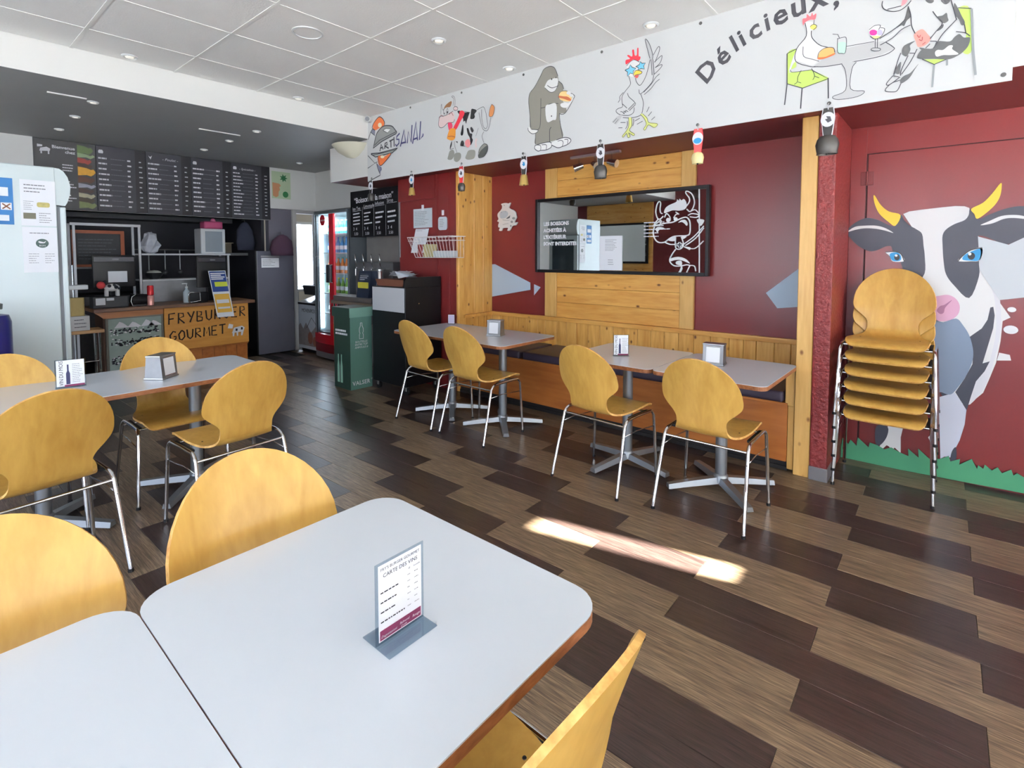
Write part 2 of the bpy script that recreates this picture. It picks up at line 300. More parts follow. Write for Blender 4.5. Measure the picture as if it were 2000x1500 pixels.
ART={
'waiter':(3.334,[
('F','orange',0,[4799,2790,4772,2841,4720,2872,4681,2880,4627,2856,4595,2816,4595,2782,4629,2773,4688,2762,4757,2753]),
('L','ink',9,[4757,2753,4804,2780,4799,2810,4759,2846,4685,2881,4627,2856,4591,2811,4595,2782]),
('F','cream',0,[4637,2789,4640,2779,4650,2771,4663,2769,4678,2771,4692,2778,4701,2788,4704,2800,4701,2810,4691,2817,4677,2819,4662,2817,4649,2810,4640,2800]),
('f','bluegrey',0,[4804,2773,4753,2745,4762,2703,4837,2745]),
('l','ink',9,[4804,2773,4837,2745,4885,2673]),
('l','ink',7,[4837,2745,4762,2698]),
('F','grey',0,[4778,2595,4732,2709,4689,2742,4612,2772,4530,2767,4465,2747,4418,2710,4387,2679,4395,2663,4582,2632,4717,2602]),
('L','ink',11,[4787,2581,4741,2695,4689,2742,4612,2772,4522,2765,4457,2746,4410,2704,4383,2678]),
('l','ink',10,[4383,2678,4395,2663,4632,2620,4796,2569,4777,2610]),
('l','ink',7,[4395,2683,4682,2637,4769,2598]),
('f','white',0,[4617,2731,4563,2743,4482,2723,4540,2692]),
('l','ink',6,[4617,2731,4563,2743,4482,2723,4540,2692,4617,2731]),
('f','grey2',0,[4836,2511,4374,2514,4391,2494,4455,2478,4755,2473]),
('l','ink',11,[4836,2516,4677,2504,4374,2514,4455,2480,4755,2471,4836,2511]),
('l','ink',6,[4806,2495,4398,2500]),
('F','orange',0,[4712,2470,4619,2469,4636,2446,4519,2476,4487,2467,4553,2421,4663,2369,4705,2399]),
('L','ink',8,[4712,2470,4696,2428,4663,2369,4553,2421,4479,2471]),
('F','cream',0,[4598,2454,4602,2448,4611,2444,4624,2443,4639,2444,4653,2449,4662,2455,4665,2462,4662,2468,4652,2472,4639,2474,4624,2472,4610,2467,4601,2461]),
('f','bluegrey',0,[4735,2403,4697,2378,4651,2348,4656,2319,4673,2290,4690,2307]),
('L','ink',9,[4735,2403,4714,2345,4673,2280]),
('L','navy',9,[4663,2359,4651,2333,4664,2315]),
('l','ink',9,[4673,2280,4674,2270,4856,2230]),
('l','ink',9,[4890,2502,4765,2406,4897,2367]),
('l','ink',7,[4765,2406,4721,2416]),
]),
'artisanal_lettering':(3.334,[
('l','ink',15,[4676,2521,4654,2593,4617,2533]),
('l','ink',15,[4672,2550,4625,2559]),
('l','ink',15,[4592,2535,4583,2593,4550,2596,4546,2576,4588,2564,4522,2533]),
('l','ink',15,[4482,2535,4484,2609]),
('l','ink',15,[4509,2602,4440,2614]),
('l','ink',15,[4429,2538,4432,2635]),
('l','inkblue',17,[4336,2659,4384,2633,4388,2605,4349,2599,4350,2561,4390,2537,4409,2559]),
('l','inkblue',17,[4327,2524,4263,2684,4242,2546]),
('l','inkblue',17,[4311,2555,4246,2556]),
('l','inkblue',17,[4216,2542,4199,2653,4155,2543,4138,2709]),
('l','inkblue',17,[4133,2526,4075,2731,4056,2548]),
('l','inkblue',17,[4118,2566,4059,2572]),
('l','inkblue',17,[4006,2724,4027,2548,3973,2582,3972,2600]),
]),
'standing_cow':(3.334,[
('F','pinkish',0,[3745,2685,3738,2712,3688,2713,3618,2725,3562,2738,3535,2711,3529,2668,3550,2639,3618,2646,3682,2623,3724,2618,3749,2648]),
('L','ink',5,[3529,2663,3550,2639,3618,2646,3678,2618,3724,2618,3749,2648,3742,2694,3731,2721,3660,2718,3597,2728,3549,2741]),
('F','brown',0,[3673,2781,3652,2810,3596,2832,3568,2832,3569,2809,3590,2785,3638,2789]),
('L','ink',4,[3716,2742,3712,2807,3704,2832,3698,2800,3687,2774,3673,2781]),
('L','ink',4,[3525,2778,3521,2832,3534,2867,3558,2878,3565,2870,3541,2850,3548,2787]),
('L','ink',5,[3666,2785,3677,2763,3670,2734]),
('F','pinkish',0,[3487,2752,3489,2745,3497,2741,3509,2739,3521,2742,3533,2747,3540,2754,3543,2763,3540,2770,3532,2774,3521,2776,3508,2773,3497,2768,3489,2760]),
('L','ink',5,[3487,2752,3489,2745,3497,2741,3509,2739,3521,2742,3533,2747,3540,2754,3543,2763,3540,2770,3532,2774,3521,2776,3508,2773,3497,2768,3489,2760,3487,2752]),
('L','ink',4,[3642,2724,3638,2766,3621,2777,3614,2738]),
('F','black',0,[3616,2741,3617,2736,3619,2732,3623,2731,3626,2731,3630,2734,3632,2739,3633,2744,3632,2749,3630,2752,3626,2754,3623,2753,3619,2750,3617,2746]),
('F','black',0,[3662,2737,3662,2734,3664,2731,3667,2730,3669,2730,3672,2732,3674,2735,3674,2739,3674,2743,3672,2745,3669,2747,3666,2746,3664,2744,3662,2741]),
('L','maroon',5,[3600,2717,3573,2731,3546,2698]),
('L','maroon',5,[3734,2707,3713,2732,3681,2712]),
('F','red2',0,[3618,2643,3570,2638,3557,2599,3591,2571,3609,2588]),
('F','black',0,[3488,2727,3442,2722,3389,2699,3337,2694,3350,2660,3370,2623,3380,2598,3393,2627,3413,2623,3422,2659,3468,2699]),
('F','red',0,[3461,2721,3428,2724,3399,2700,3416,2667,3462,2620,3503,2572,3530,2571,3543,2592,3502,2641,3468,2690]),
('F','gold',0,[3605,2569,3578,2588,3523,2579,3516,2546,3524,2492,3565,2477,3627,2500,3627,2525]),
('L','maroon',5,[3620,2520,3564,2516,3524,2501]),
('F','black',0,[3312,2712,3293,2715,3245,2691,3274,2665,3268,2642,3287,2627,3325,2634,3321,2669]),
('F','black',0,[3416,2595,3413,2549,3420,2509,3437,2502,3450,2518,3439,2553,3429,2588]),
('F','black',0,[3313,2560,3300,2549,3284,2524,3303,2509,3322,2535,3325,2555]),
('F','black',0,[3371,2556,3348,2550,3332,2509,3303,2498,3307,2465,3294,2445,3307,2416,3326,2405,3332,2464,3358,2504]),
('F','black',0,[3443,2453,3417,2454,3404,2429,3417,2408,3454,2415]),
('F','black',0,[3565,2474,3569,2433,3590,2399,3589,2431]),
('f','black',0,[3517,2463,3487,2457,3490,2441]),
('F','pink',0,[3391,2445,3352,2460,3329,2437,3326,2405,3355,2384,3388,2409]),
('F','pinkish',0,[3262,2450,3237,2442,3250,2417,3244,2380,3260,2371,3269,2410]),
('F','hoof',0,[3593,2385,3552,2391,3532,2363,3539,2327,3573,2303,3622,2313,3614,2345]),
('F','hoof',0,[3525,2353,3458,2351,3444,2315,3465,2286,3505,2274,3539,2299]),
('F','hoof',0,[3346,2358,3272,2350,3266,2303,3289,2278,3353,2277,3389,2295,3372,2329]),
('F','hoof',0,[3213,2358,3157,2393,3114,2372,3169,2326,3219,2315]),
('F','darkgrey',0,[3117,2370,3117,2324,3157,2285,3225,2282,3213,2323,3163,2356]),
('L','ink',5,[3157,2393,3114,2369,3120,2320,3163,2281,3225,2282,3213,2354,3157,2393]),
('L','ink',4,[3531,2465,3524,2418,3498,2359]),
('L','ink',4,[3590,2399,3538,2401]),
('L','ink',4,[3444,2412,3391,2400]),
('L','ink',4,[3488,2730,3455,2726]),
('L','ink',4,[3396,2709,3325,2687]),
('L','ink',4,[3242,2695,3186,2707,3156,2702,3132,2645,3120,2582,3114,2546,3132,2518,3162,2536,3181,2601,3186,2690]),
('L','ink',4,[3217,2669,3199,2595,3175,2529,3150,2504,3114,2500,3090,2542,3077,2601]),
('L','ink',4,[3156,2496,3181,2460,3157,2399]),
('L','ink',3,[3224,2537,3256,2471]),
('F','tan',0,[3065,2711,3036,2684,3036,2645,3054,2614,3077,2610,3095,2621,3089,2668]),
('L','ink',4,[3065,2711,3033,2679,3054,2614,3095,2617,3086,2676,3065,2711]),
]),
'gorilla':(3.334,[
('F','ape',0,[2513,2879,2466,2890,2424,2880,2398,2853,2377,2798,2366,2753,2337,2729,2325,2694,2336,2622,2296,2532,2307,2506,2358,2510,2361,2464,2341,2400,2329,2329,2433,2311,2594,2309,2594,2392,2648,2439,2654,2572,2664,2661,2652,2722,2605,2761,2556,2827]),
('L','ink',5,[2594,2309,2594,2392]),
('L','ink',5,[2641,2448,2654,2572,2664,2661,2652,2722,2605,2761,2544,2834,2513,2879,2460,2890,2418,2875,2395,2843,2377,2798]),
('L','ink',5,[2371,2759,2337,2729,2322,2689]),
('L','ink',5,[2364,2511,2307,2506,2229,2602,2227,2624,2252,2643]),
('L','ink',5,[2361,2506,2355,2449,2329,2324]),
('F','artwhite',0,[2498,2753,2471,2785,2424,2789,2383,2785,2374,2750,2388,2707,2412,2688,2453,2694,2501,2735]),
('L','ink',4,[2501,2735,2453,2693,2412,2688,2386,2711,2371,2754]),
('L','ink',5,[2477,2749,2453,2730,2424,2719,2371,2724]),
('F','black',0,[2429,2786,2430,2783,2432,2781,2434,2780,2437,2781,2440,2783,2441,2786,2442,2789,2441,2792,2440,2795,2437,2795,2434,2795,2432,2793,2430,2790]),
('F','black',0,[2389,2788,2389,2787,2391,2785,2393,2785,2396,2785,2398,2787,2400,2789,2401,2791,2400,2793,2398,2794,2396,2795,2393,2794,2391,2793,2390,2791]),
('L','ink',5,[2540,2662,2542,2528,2548,2443,2573,2418]),
('L','ink',5,[2540,2585,2494,2586,2452,2602,2370,2589]),
('F','artwhite',0,[2494,2586,2452,2598,2391,2589,2390,2479,2422,2472,2479,2470]),
('F','black',0,[2430,2504,2431,2502,2432,2500,2434,2499,2437,2500,2439,2501,2440,2503,2441,2506,2440,2508,2439,2510,2437,2511,2434,2510,2432,2509,2431,2507]),
('F','artwhite',0,[2670,2452,2648,2453,2635,2434,2567,2417,2585,2398,2623,2398,2657,2416]),
('L','ink',5,[2670,2452,2664,2427,2629,2399,2588,2398,2567,2417,2635,2434]),
('L','ink',6,[2451,2309,2452,2399,2437,2420]),
('F','artwhite',0,[2597,2300,2542,2307,2457,2309,2433,2287,2439,2264,2493,2252,2566,2252,2597,2271]),
('L','ink',6,[2597,2300,2600,2276,2566,2252,2541,2254,2487,2251,2439,2264,2433,2290,2457,2309,2542,2307,2597,2300]),
('L','ink',5,[2541,2254,2542,2292,2585,2303]),
('L','ink',5,[2487,2251,2484,2289,2529,2296]),
('F','artwhite',0,[2433,2297,2386,2314,2317,2323,2266,2311,2255,2290,2277,2271,2328,2259,2374,2253,2421,2276]),
('L','ink',6,[2433,2282,2374,2253,2328,2257,2277,2268,2252,2290,2269,2311,2317,2323,2386,2314]),
('L','ink',5,[2375,2303,2340,2305,2323,2286,2331,2259]),
('L','ink',5,[2311,2308,2280,2301,2283,2271]),
('F','artwhite',0,[2347,2583,2308,2585,2274,2574,2240,2604,2227,2619,2240,2586,2285,2548,2319,2547,2347,2564]),
('F','bun',0,[2365,2651,2348,2676,2308,2674,2269,2651,2246,2605,2263,2585,2308,2594,2353,2616]),
('F','patty',0,[2368,2647,2319,2633,2285,2624,2252,2597,2263,2588,2319,2614,2365,2633]),
('L','ink',4,[2368,2628,2365,2656,2342,2674,2297,2670,2252,2643]),
('F','artwhite',0,[2255,2645,2257,2640,2262,2636,2270,2635,2278,2637,2286,2641,2292,2647,2294,2653,2292,2659,2287,2663,2279,2664,2270,2662,2262,2658,2257,2652]),
('F','artwhite',0,[2230,2622,2231,2618,2237,2615,2245,2614,2253,2616,2261,2620,2266,2625,2268,2630,2267,2634,2261,2637,2253,2638,2245,2636,2237,2633,2232,2628]),
]),
'dancing_chicken':(3.334,[
('F','red',0,[1796,2750,1799,2780,1766,2782,1788,2807,1777,2811,1755,2794,1747,2802,1750,2836,1737,2835,1731,2798,1715,2796,1713,2837,1703,2837,1701,2786,1688,2778,1690,2761,1706,2753,1739,2771,1766,2762]),
('F','artwhite',0,[1790,2739,1766,2762,1733,2767,1695,2743,1684,2705,1726,2656,1775,2672]),
('f','cyan',0,[1804,2713,1773,2720,1763,2740,1749,2720,1719,2705,1740,2693,1743,2674,1762,2684,1784,2666,1784,2696]),
('l','ink',5,[1804,2713,1773,2720,1763,2740,1749,2720,1719,2705,1740,2693,1743,2674,1762,2684,1784,2666,1784,2696,1804,2713]),
('f','cyan',0,[1722,2718,1695,2726,1687,2744,1674,2729,1650,2726,1663,2709,1657,2687,1679,2696,1705,2693,1703,2709]),
('l','ink',5,[1722,2718,1695,2726,1687,2744,1674,2729,1650,2726,1663,2709,1657,2687,1679,2696,1705,2693,1703,2709,1722,2718]),
('F','yellow',0,[1737,2668,1727,2690,1694,2690,1676,2669,1689,2660,1721,2660]),
('F','maroon2',0,[1732,2657,1699,2658,1704,2642,1715,2639]),
('L','ink',4,[1740,2659,1732,2682,1713,2692,1676,2674,1683,2661,1721,2662,1734,2653]),
('L','ink',4,[1790,2739,1766,2760,1733,2767,1695,2743]),
('L','ink',4,[1775,2667,1761,2625,1764,2601,1802,2565,1824,2534,1823,2495,1820,2464,1854,2458,1871,2444,1851,2420,1811,2403]),
('L','ink',4,[1721,2641,1715,2615,1693,2586,1672,2596,1641,2647,1616,2741]),
('L','ink',4,[1589,2631,1604,2582,1682,2526,1695,2558]),
('L','ink',4,[1682,2526,1662,2469,1664,2426,1674,2389,1701,2377,1761,2377,1816,2389]),
('L','ink',4,[1782,2551,1771,2524,1735,2488,1718,2465]),
('L','ink',4,[1820,2484,1784,2448]),
('L','ink',4,[1837,2433,1822,2430,1805,2412,1808,2433,1792,2420,1795,2435,1775,2422]),
('L','ink',4,[1729,2443,1734,2410,1766,2396,1811,2403]),
('L','ink',4,[1593,2764,1561,2808,1548,2802,1555,2769,1580,2714]),
('L','ink',4,[1585,2715,1540,2744,1530,2739,1544,2701,1579,2678]),
('L','ink',4,[1579,2678,1539,2688,1529,2681,1548,2660,1589,2633]),
('L','ink',4,[1545,2631,1573,2613,1603,2577,1660,2531]),
('L','ink',4,[1545,2595,1573,2580,1608,2545,1655,2516]),
('L','ink',4,[1813,2562,1841,2538,1840,2518,1854,2500]),
('L','ink',4,[1617,2427,1635,2395]),
('L','ink',4,[1598,2391,1624,2366]),
('L','ink',4,[1574,2353,1600,2336]),
('L','ink',4,[1849,2322,1818,2318]),
('L','ink',4,[1833,2357,1794,2351]),
('L','ink',4,[1722,2349,1685,2362]),
('L','ink',4,[1706,2324,1663,2339]),
('L','ink',4,[1733,2365,1730,2345,1738,2317]),
('L','ink',4,[1780,2358,1779,2329,1793,2306]),
('F','greyart',0,[1652,2876,1642,2878,1618,2836,1596,2765,1598,2737,1616,2746,1630,2797]),
('f','greyart',0,[1608,2739,1595,2736,1584,2635,1599,2633]),
('L','ink',4,[1598,2737,1596,2765,1618,2836,1642,2878,1652,2876,1630,2797,1616,2746]),
('l','ink',4,[1608,2739,1599,2633,1584,2635,1595,2736]),
('f','greyart',0,[1775,2436,1729,2470,1718,2460,1764,2427]),
('f','greyart',0,[1833,2412,1817,2404,1839,2373,1867,2348,1902,2373,1867,2400]),
('l','ink',3,[1893,2367,1862,2392]),
('l','ink',3,[1878,2355,1850,2382]),
('l','ink',4,[1775,2436,1729,2470,1718,2460,1764,2427]),
('F','lime',0,[1769,2376,1747,2373,1744,2323,1762,2291,1726,2261,1732,2252,1770,2278,1759,2252,1773,2246,1784,2275,1809,2254,1815,2262,1787,2290,1768,2322]),
('F','lime',0,[1680,2386,1664,2388,1631,2353,1618,2322,1563,2306,1555,2295,1578,2285,1620,2306,1646,2278,1654,2285,1636,2315,1653,2357]),
('L','olive',4,[1769,2376,1768,2322,1787,2290,1815,2262,1809,2251,1784,2273,1773,2244,1756,2249,1768,2275,1732,2251,1724,2261,1762,2291,1745,2323,1747,2373]),
('L','olive',4,[1680,2386,1653,2357,1636,2315,1654,2285,1643,2276,1620,2306,1578,2282,1555,2295,1563,2306,1618,2322,1631,2353,1664,2388]),
]),
'diner_chicken':(3.334,[
('F','lime2',0,[774,2572,725,2585,730,2533,726,2489,755,2478,761,2465,771,2442]),
('f','lime2',0,[771,2464,648,2454,566,2394,572,2382,690,2361,770,2402]),
('f','greyart',0,[639,2469,552,2531,362,2530,324,2526,280,2486,280,2473,333,2457,491,2455,580,2456]),
('L','ink',4,[639,2469,580,2456,490,2452,332,2451,279,2470,283,2487,313,2517]),
('L','ink',3,[493,2540,362,2533]),
('F','greyart',0,[505,2452,438,2446,457,2414,460,2307,400,2288,410,2270,468,2261,533,2271,542,2286,486,2306,483,2379]),
('L','ink',3,[505,2452,486,2407,483,2309,542,2286,515,2265,427,2264,398,2287,460,2311,457,2414,438,2446]),
('F','artwhite',0,[687,2719,646,2707,650,2646,627,2591,583,2560,618,2499,649,2479,727,2518,755,2475,759,2490,722,2595,678,2640]),
('L','ink',4,[687,2719,679,2647,725,2588,728,2518,655,2473,617,2464]),
('L','ink',4,[654,2668,650,2629,614,2581,571,2556]),
('L','ink',3,[693,2591,689,2537,643,2509,612,2491]),
('L','ink',3,[755,2478,745,2462,686,2456,642,2453]),
('F','coral',0,[696,2708,700,2744,681,2745,679,2765,662,2747,653,2766,647,2749,633,2755,637,2725,662,2729,687,2722]),
('F','yellow2',0,[629,2680,630,2675,635,2671,641,2670,648,2672,655,2677,660,2683,661,2689,660,2695,656,2699,649,2700,642,2698,635,2693,630,2687]),
('L','ink',3,[661,2691,645,2700,628,2685,645,2669]),
('L','ink',3,[642,2723,644,2700]),
('F','bun2',0,[619,2520,601,2550,565,2555,540,2538,543,2515,582,2508,616,2512]),
('F','patty2',0,[619,2513,582,2508,540,2518,542,2508,587,2499,615,2502]),
('L','ink',3,[619,2513,613,2540,583,2556,546,2547,539,2521]),
('F','mint',0,[526,2565,488,2559,489,2509,507,2508,523,2519]),
('L','ink',3,[527,2593,525,2521,507,2508,489,2510,487,2582,506,2591,527,2589]),
('l','ink',3,[551,2621,527,2613,518,2590]),
('l','ink',6,[774,2572,770,2399,780,2285]),
('l','ink',6,[566,2391,562,2280]),
('l','ink',6,[692,2361,697,2249]),
('l','ink',5,[770,2402,690,2361,566,2387,645,2450]),
('l','ink',4,[774,2572,725,2587]),
('L','ink',3,[699,2462,715,2430,717,2402,733,2391]),
('L','ink',3,[714,2401,698,2391]),
('L','ink',3,[648,2461,632,2419,640,2396]),
('L','ink',3,[632,2415,609,2400]),
]),
'diner_cow':(3.334,[
('F','lime2',0,[33,2603,-12,2586,-25,2399,5,2389,-1,2481,15,2546]),
('f','lime2',0,[161,2394,69,2374,114,2357]),
('f','lime2',0,[10,2393,-22,2409,-24,2394,2,2382]),
('F','darkgrey2',0,[157,2680,127,2671,129,2659,142,2660,153,2670]),
('F','darkgrey2',0,[98,2662,65,2652,68,2640,80,2636,92,2648]),
('F','darkgrey2',0,[226,2670,217,2636,214,2616,229,2601,239,2578,250,2584,271,2577,245,2599,235,2628]),
('F','darkgrey2',0,[110,2585,90,2586,75,2594,70,2571,67,2555,82,2547,97,2560]),
('F','darkgrey2',0,[85,2544,86,2529,98,2519,110,2517,98,2533]),
('F','darkgrey2',0,[48,2632,33,2603,18,2562,7,2535,7,2519,19,2521,29,2550,47,2585]),
('F','pink2',0,[191,2533,166,2542,145,2514,132,2486,143,2467,163,2456,181,2461,189,2488,198,2516]),
('L','maroon',4,[185,2519,177,2504,172,2515]),
('L','maroon',4,[177,2495,166,2486,164,2504]),
('L','maroon',4,[163,2466,151,2475]),
('F','darkgrey2',0,[106,2467,59,2454,41,2471,24,2480,7,2459,-15,2453,-11,2418,5,2395,23,2381,59,2370,115,2385,158,2395,182,2409,162,2444,122,2437]),
('F','artwhite',0,[112,2418,102,2425,82,2420,61,2435,46,2431,48,2415,24,2387,52,2388,81,2395,103,2393,111,2403]),
('F','darkgrey2',0,[175,2455,152,2444,162,2437]),
('F','darkgrey2',0,[192,2492,212,2475,210,2452,224,2424,242,2441,243,2461,233,2481]),
('F','darkgrey2',0,[248,2402,246,2387,253,2344,272,2358,262,2381]),
('F','darkgrey2',0,[175,2376,190,2349,205,2320,220,2304,243,2293,246,2313,231,2329,205,2339]),
('F','coral2',0,[253,2691,248,2709,230,2703,237,2686,253,2680]),
('F','artwhite',0,[386,2603,367,2614,338,2607,319,2588,329,2551,359,2549,380,2571]),
('F','magenta',0,[351,2575,352,2569,357,2565,363,2564,371,2566,378,2570,382,2577,384,2584,383,2590,378,2594,372,2595,364,2593,357,2588,352,2582]),
('F','lilac',0,[327,2568,328,2562,331,2558,336,2557,342,2558,347,2562,351,2568,352,2575,351,2581,348,2586,343,2587,337,2586,332,2581,328,2575]),
('F','lime3',0,[371,2562,337,2553,348,2543,362,2548]),
('L','ink',3,[386,2599,364,2613,338,2608,345,2588]),
('L','ink',3,[337,2596,319,2584,332,2552,359,2544,380,2564]),
('l','ink',3,[358,2546,357,2499]),
('l','ink',3,[348,2543,348,2497]),
('L','ink',3,[333,2485,335,2482,340,2480,349,2481,358,2483,366,2487,372,2491,375,2495,373,2498,367,2500,358,2499,349,2497,341,2493,335,2489,333,2485]),
('L','ink',4,[332,2728,334,2706,322,2683,289,2663,257,2660,231,2675,214,2695]),
('L','ink',4,[311,2680,282,2680,253,2680]),
('L','ink',4,[226,2670,214,2625,209,2570,193,2527]),
('L','ink',4,[235,2609,271,2577,340,2541]),
('L','ink',4,[213,2574,249,2562,285,2530,336,2507]),
('L','ink',4,[128,2616,112,2586,89,2549,112,2515,134,2486]),
('L','ink',4,[61,2651,39,2559,41,2547,85,2498,103,2466]),
('L','ink',4,[7,2519,0,2475]),
('L','ink',4,[37,2494,3,2479,-14,2460]),
('L','ink',4,[248,2446,260,2407,274,2342]),
('L','ink',4,[218,2426,243,2361,246,2332]),
('L','ink',4,[183,2449,207,2394,242,2338]),
('L','ink',4,[213,2436,190,2430]),
('L','ink',4,[277,2339,252,2327]),
('L','ink',4,[277,2339,303,2305,291,2296,247,2326]),
('L','ink',4,[246,2310,283,2301,308,2270,271,2256,255,2263,243,2293]),
('L','ink',4,[133,2474,106,2463,120,2436]),
('L','ink',4,[150,2444,133,2461]),
('l','steelart',9,[-16,2585,-28,2393,-41,2272]),
('l','steelart',8,[114,2357,118,2248]),
('l','steelart',8,[66,2370,65,2341]),
('l','ink',4,[161,2394,114,2357,68,2371]),
('l','ink',4,[33,2604,-16,2586]),
]),
'etched_cow':(4.212,[
('F','white',0,[1897,1781,1886,1819,1852,1844,1791,1867,1785,1888,1768,1876,1763,1892,1746,1877,1727,1887,1707,1862,1701,1824,1723,1799,1767,1793,1823,1799,1868,1785]),
('F','white',0,[1771,1694,1743,1714,1710,1713,1691,1685,1698,1665,1721,1687,1743,1698]),
('F','white',0,[1971,1647,1954,1663,1919,1662,1892,1650,1936,1640,1953,1619]),
('F','white',0,[1841,1719,1842,1711,1847,1704,1854,1701,1863,1702,1870,1705,1875,1712,1877,1720,1876,1728,1870,1734,1863,1738,1855,1737,1848,1733,1842,1727]),
('F','white',0,[1777,1724,1778,1717,1783,1712,1790,1709,1797,1709,1804,1712,1809,1718,1811,1725,1809,1732,1804,1738,1798,1741,1790,1740,1783,1737,1779,1731]),
('F','white',0,[1859,1556,1797,1579,1799,1544,1836,1542]),
('F','white',0,[1746,1575,1697,1577,1730,1556]),
('F','white',0,[1836,1392,1788,1408,1738,1406,1694,1387,1666,1355,1693,1365,1749,1384,1799,1381,1833,1372]),
('F','white',0,[1782,1370,1743,1379,1732,1354,1742,1338,1782,1348]),
('F','white',0,[1737,1333,1728,1311,1747,1273,1769,1270,1753,1295]),
('F','white',0,[1723,1494,1668,1488,1668,1467,1695,1478]),
('F','white',0,[1613,1714,1555,1706,1580,1660,1602,1682]),
('f','white',0,[1768,1532,1743,1532,1742,1484,1767,1484]),
('f','white',0,[1782,1522,1729,1521,1728,1497,1781,1497]),
('f','ink',0,[1761,1527,1749,1527,1749,1489,1760,1489]),
('f','ink',0,[1775,1515,1735,1514,1735,1503,1775,1504]),
('L','white',9,[1909,1776,1926,1783,1933,1816,1928,1865,1942,1880,1960,1856,1971,1796,1955,1740,1931,1731,1903,1754]),
('L','white',9,[1701,1829,1680,1860,1681,1891,1712,1936,1698,1948,1660,1922,1637,1862,1647,1810,1673,1780,1701,1803]),
('L','white',9,[1949,1729,1978,1697,1981,1680,1925,1722,1928,1689]),
('L','white',10,[1978,1675,1890,1693,1821,1699,1766,1721,1722,1735,1694,1731,1672,1695,1670,1610,1697,1585,1797,1582,1848,1561,1887,1534,1940,1533,1976,1564,1992,1620,1980,1669]),
('L','white',8,[1891,1743,1874,1775,1845,1746,1842,1713]),
('L','white',8,[1811,1734,1789,1765,1766,1764,1795,1784]),
('L','white',9,[1887,1534,1841,1515,1790,1514]),
('L','white',9,[1791,1576,1790,1489,1756,1473,1728,1494,1723,1521,1741,1575]),
('L','white',8,[1718,1516,1632,1578,1557,1659]),
('L','white',8,[1707,1502,1621,1562,1556,1644]),
('L','white',9,[1789,1473,1823,1424,1839,1375,1804,1337,1748,1333,1693,1344,1665,1339]),
('L','white',8,[1665,1339,1692,1280]),
('L','white',8,[1689,1749,1657,1763,1598,1750,1619,1730,1673,1738]),
('L','white',8,[1673,1780,1631,1793,1598,1760]),
('L','white',8,[1599,1964,1586,1277]),
('L','white',7,[1717,1494,1630,1477,1557,1539]),
('L','white',8,[1665,1339,1627,1334,1616,1292]),
]),
'cow_figure':(4.250,[
('F','figwhite',0,[3767,1976,3729,1984,3695,1984,3661,1977,3644,1983,3632,1980,3644,1953,3654,1933,3627,1914,3590,1902,3561,1877,3554,1847,3547,1821,3567,1797,3574,1770,3537,1773,3541,1761,3560,1741,3590,1740,3614,1728,3624,1711,3647,1688,3678,1689,3668,1715,3708,1719,3743,1715,3760,1689,3797,1693,3784,1724,3805,1727,3809,1753,3798,1781,3824,1795,3805,1818,3819,1852,3812,1880,3777,1907,3756,1929,3753,1957]),
]),
'cow_figure_marks':(4.243,[
('F','figblue',0,[3778,1870,3754,1895,3702,1900,3668,1885,3661,1859,3685,1830,3737,1820,3771,1829]),
('f','darkgrey2',0,[3689,1817,3628,1850,3638,1820,3668,1813]),
('F','figgrey',0,[3560,1814,3562,1809,3568,1805,3576,1802,3586,1803,3595,1806,3601,1810,3603,1816,3601,1821,3595,1825,3586,1828,3576,1827,3568,1824,3562,1820]),
('F','figgrey',0,[3591,1778,3593,1772,3597,1768,3604,1766,3611,1766,3618,1769,3623,1773,3624,1779,3623,1784,3618,1789,3611,1791,3604,1790,3597,1788,3593,1783]),
('F','figgrey',0,[3609,1735,3611,1731,3614,1727,3619,1726,3624,1726,3628,1728,3632,1732,3633,1736,3632,1740,3628,1744,3624,1746,3619,1745,3614,1743,3611,1740]),
('l','darkgrey2',4,[3761,1893,3752,1882]),
('l','darkgrey2',4,[3702,1891,3694,1887]),
('l','darkgrey2',4,[3723,1965,3706,1954]),
('L','figgrey',4,[3737,1804,3702,1800,3641,1797]),
('L','figgrey',4,[3737,1753,3702,1759,3655,1762]),
]),
'mural_backdrop':(4.258,[
('f','skygrey',0,[-97,1536,-167,1510,-234,1484,-298,1525,-381,1558,-395,1188,-311,1175,-206,1154,-113,1330]),
]),
'mural_cow':(4.258,[
('f','muralwhite',0,[272,1691,241,1706,178,1714,77,1723,14,1727,-29,1723,-51,1712,-118,1467,-113,1330,-148,1275,-208,1140,-258,1053,-225,1029,-220,907,-205,775,-177,666,-154,583,-85,490,-24,505,104,761,117,1148,165,1299,200,1562]),
('F','muralpale',0,[-170,1233,-204,1182,-219,1020,-211,889,-182,711,-148,590,-88,495,-116,648,-156,716,-179,798,-198,975,-186,1147]),
('F','slate',0,[283,1685,266,1651,238,1617,200,1589,171,1558,161,1483,153,1417,150,1306,195,1245,244,1284,279,1384,319,1451,331,1482,364,1479,408,1455,454,1452,513,1487,562,1544,582,1587,547,1635,495,1668,455,1674,403,1657,358,1628,311,1616]),
('F','slate',0,[-56,1705,-50,1668,-32,1638,15,1615,53,1584,69,1546,67,1482,59,1385,44,1302,2,1232,-70,1159,-110,1293,-107,1386,-118,1470,-97,1536,-129,1535,-176,1509,-217,1487,-256,1496,-298,1525,-359,1594,-343,1689,-291,1707,-248,1706,-196,1691,-139,1664,-93,1644]),
('F','muralwhite',0,[579,1583,535,1617,476,1623,413,1620,362,1601,320,1569,368,1587,424,1601,482,1605,534,1596]),
('F','muralwhite',0,[-106,1604,-144,1627,-197,1655,-250,1659,-293,1650,-315,1631,-251,1641,-207,1637,-159,1613]),
('F','horn',0,[436,1816,428,1821,395,1759,349,1712,286,1685,311,1616,347,1641,399,1698,426,1761]),
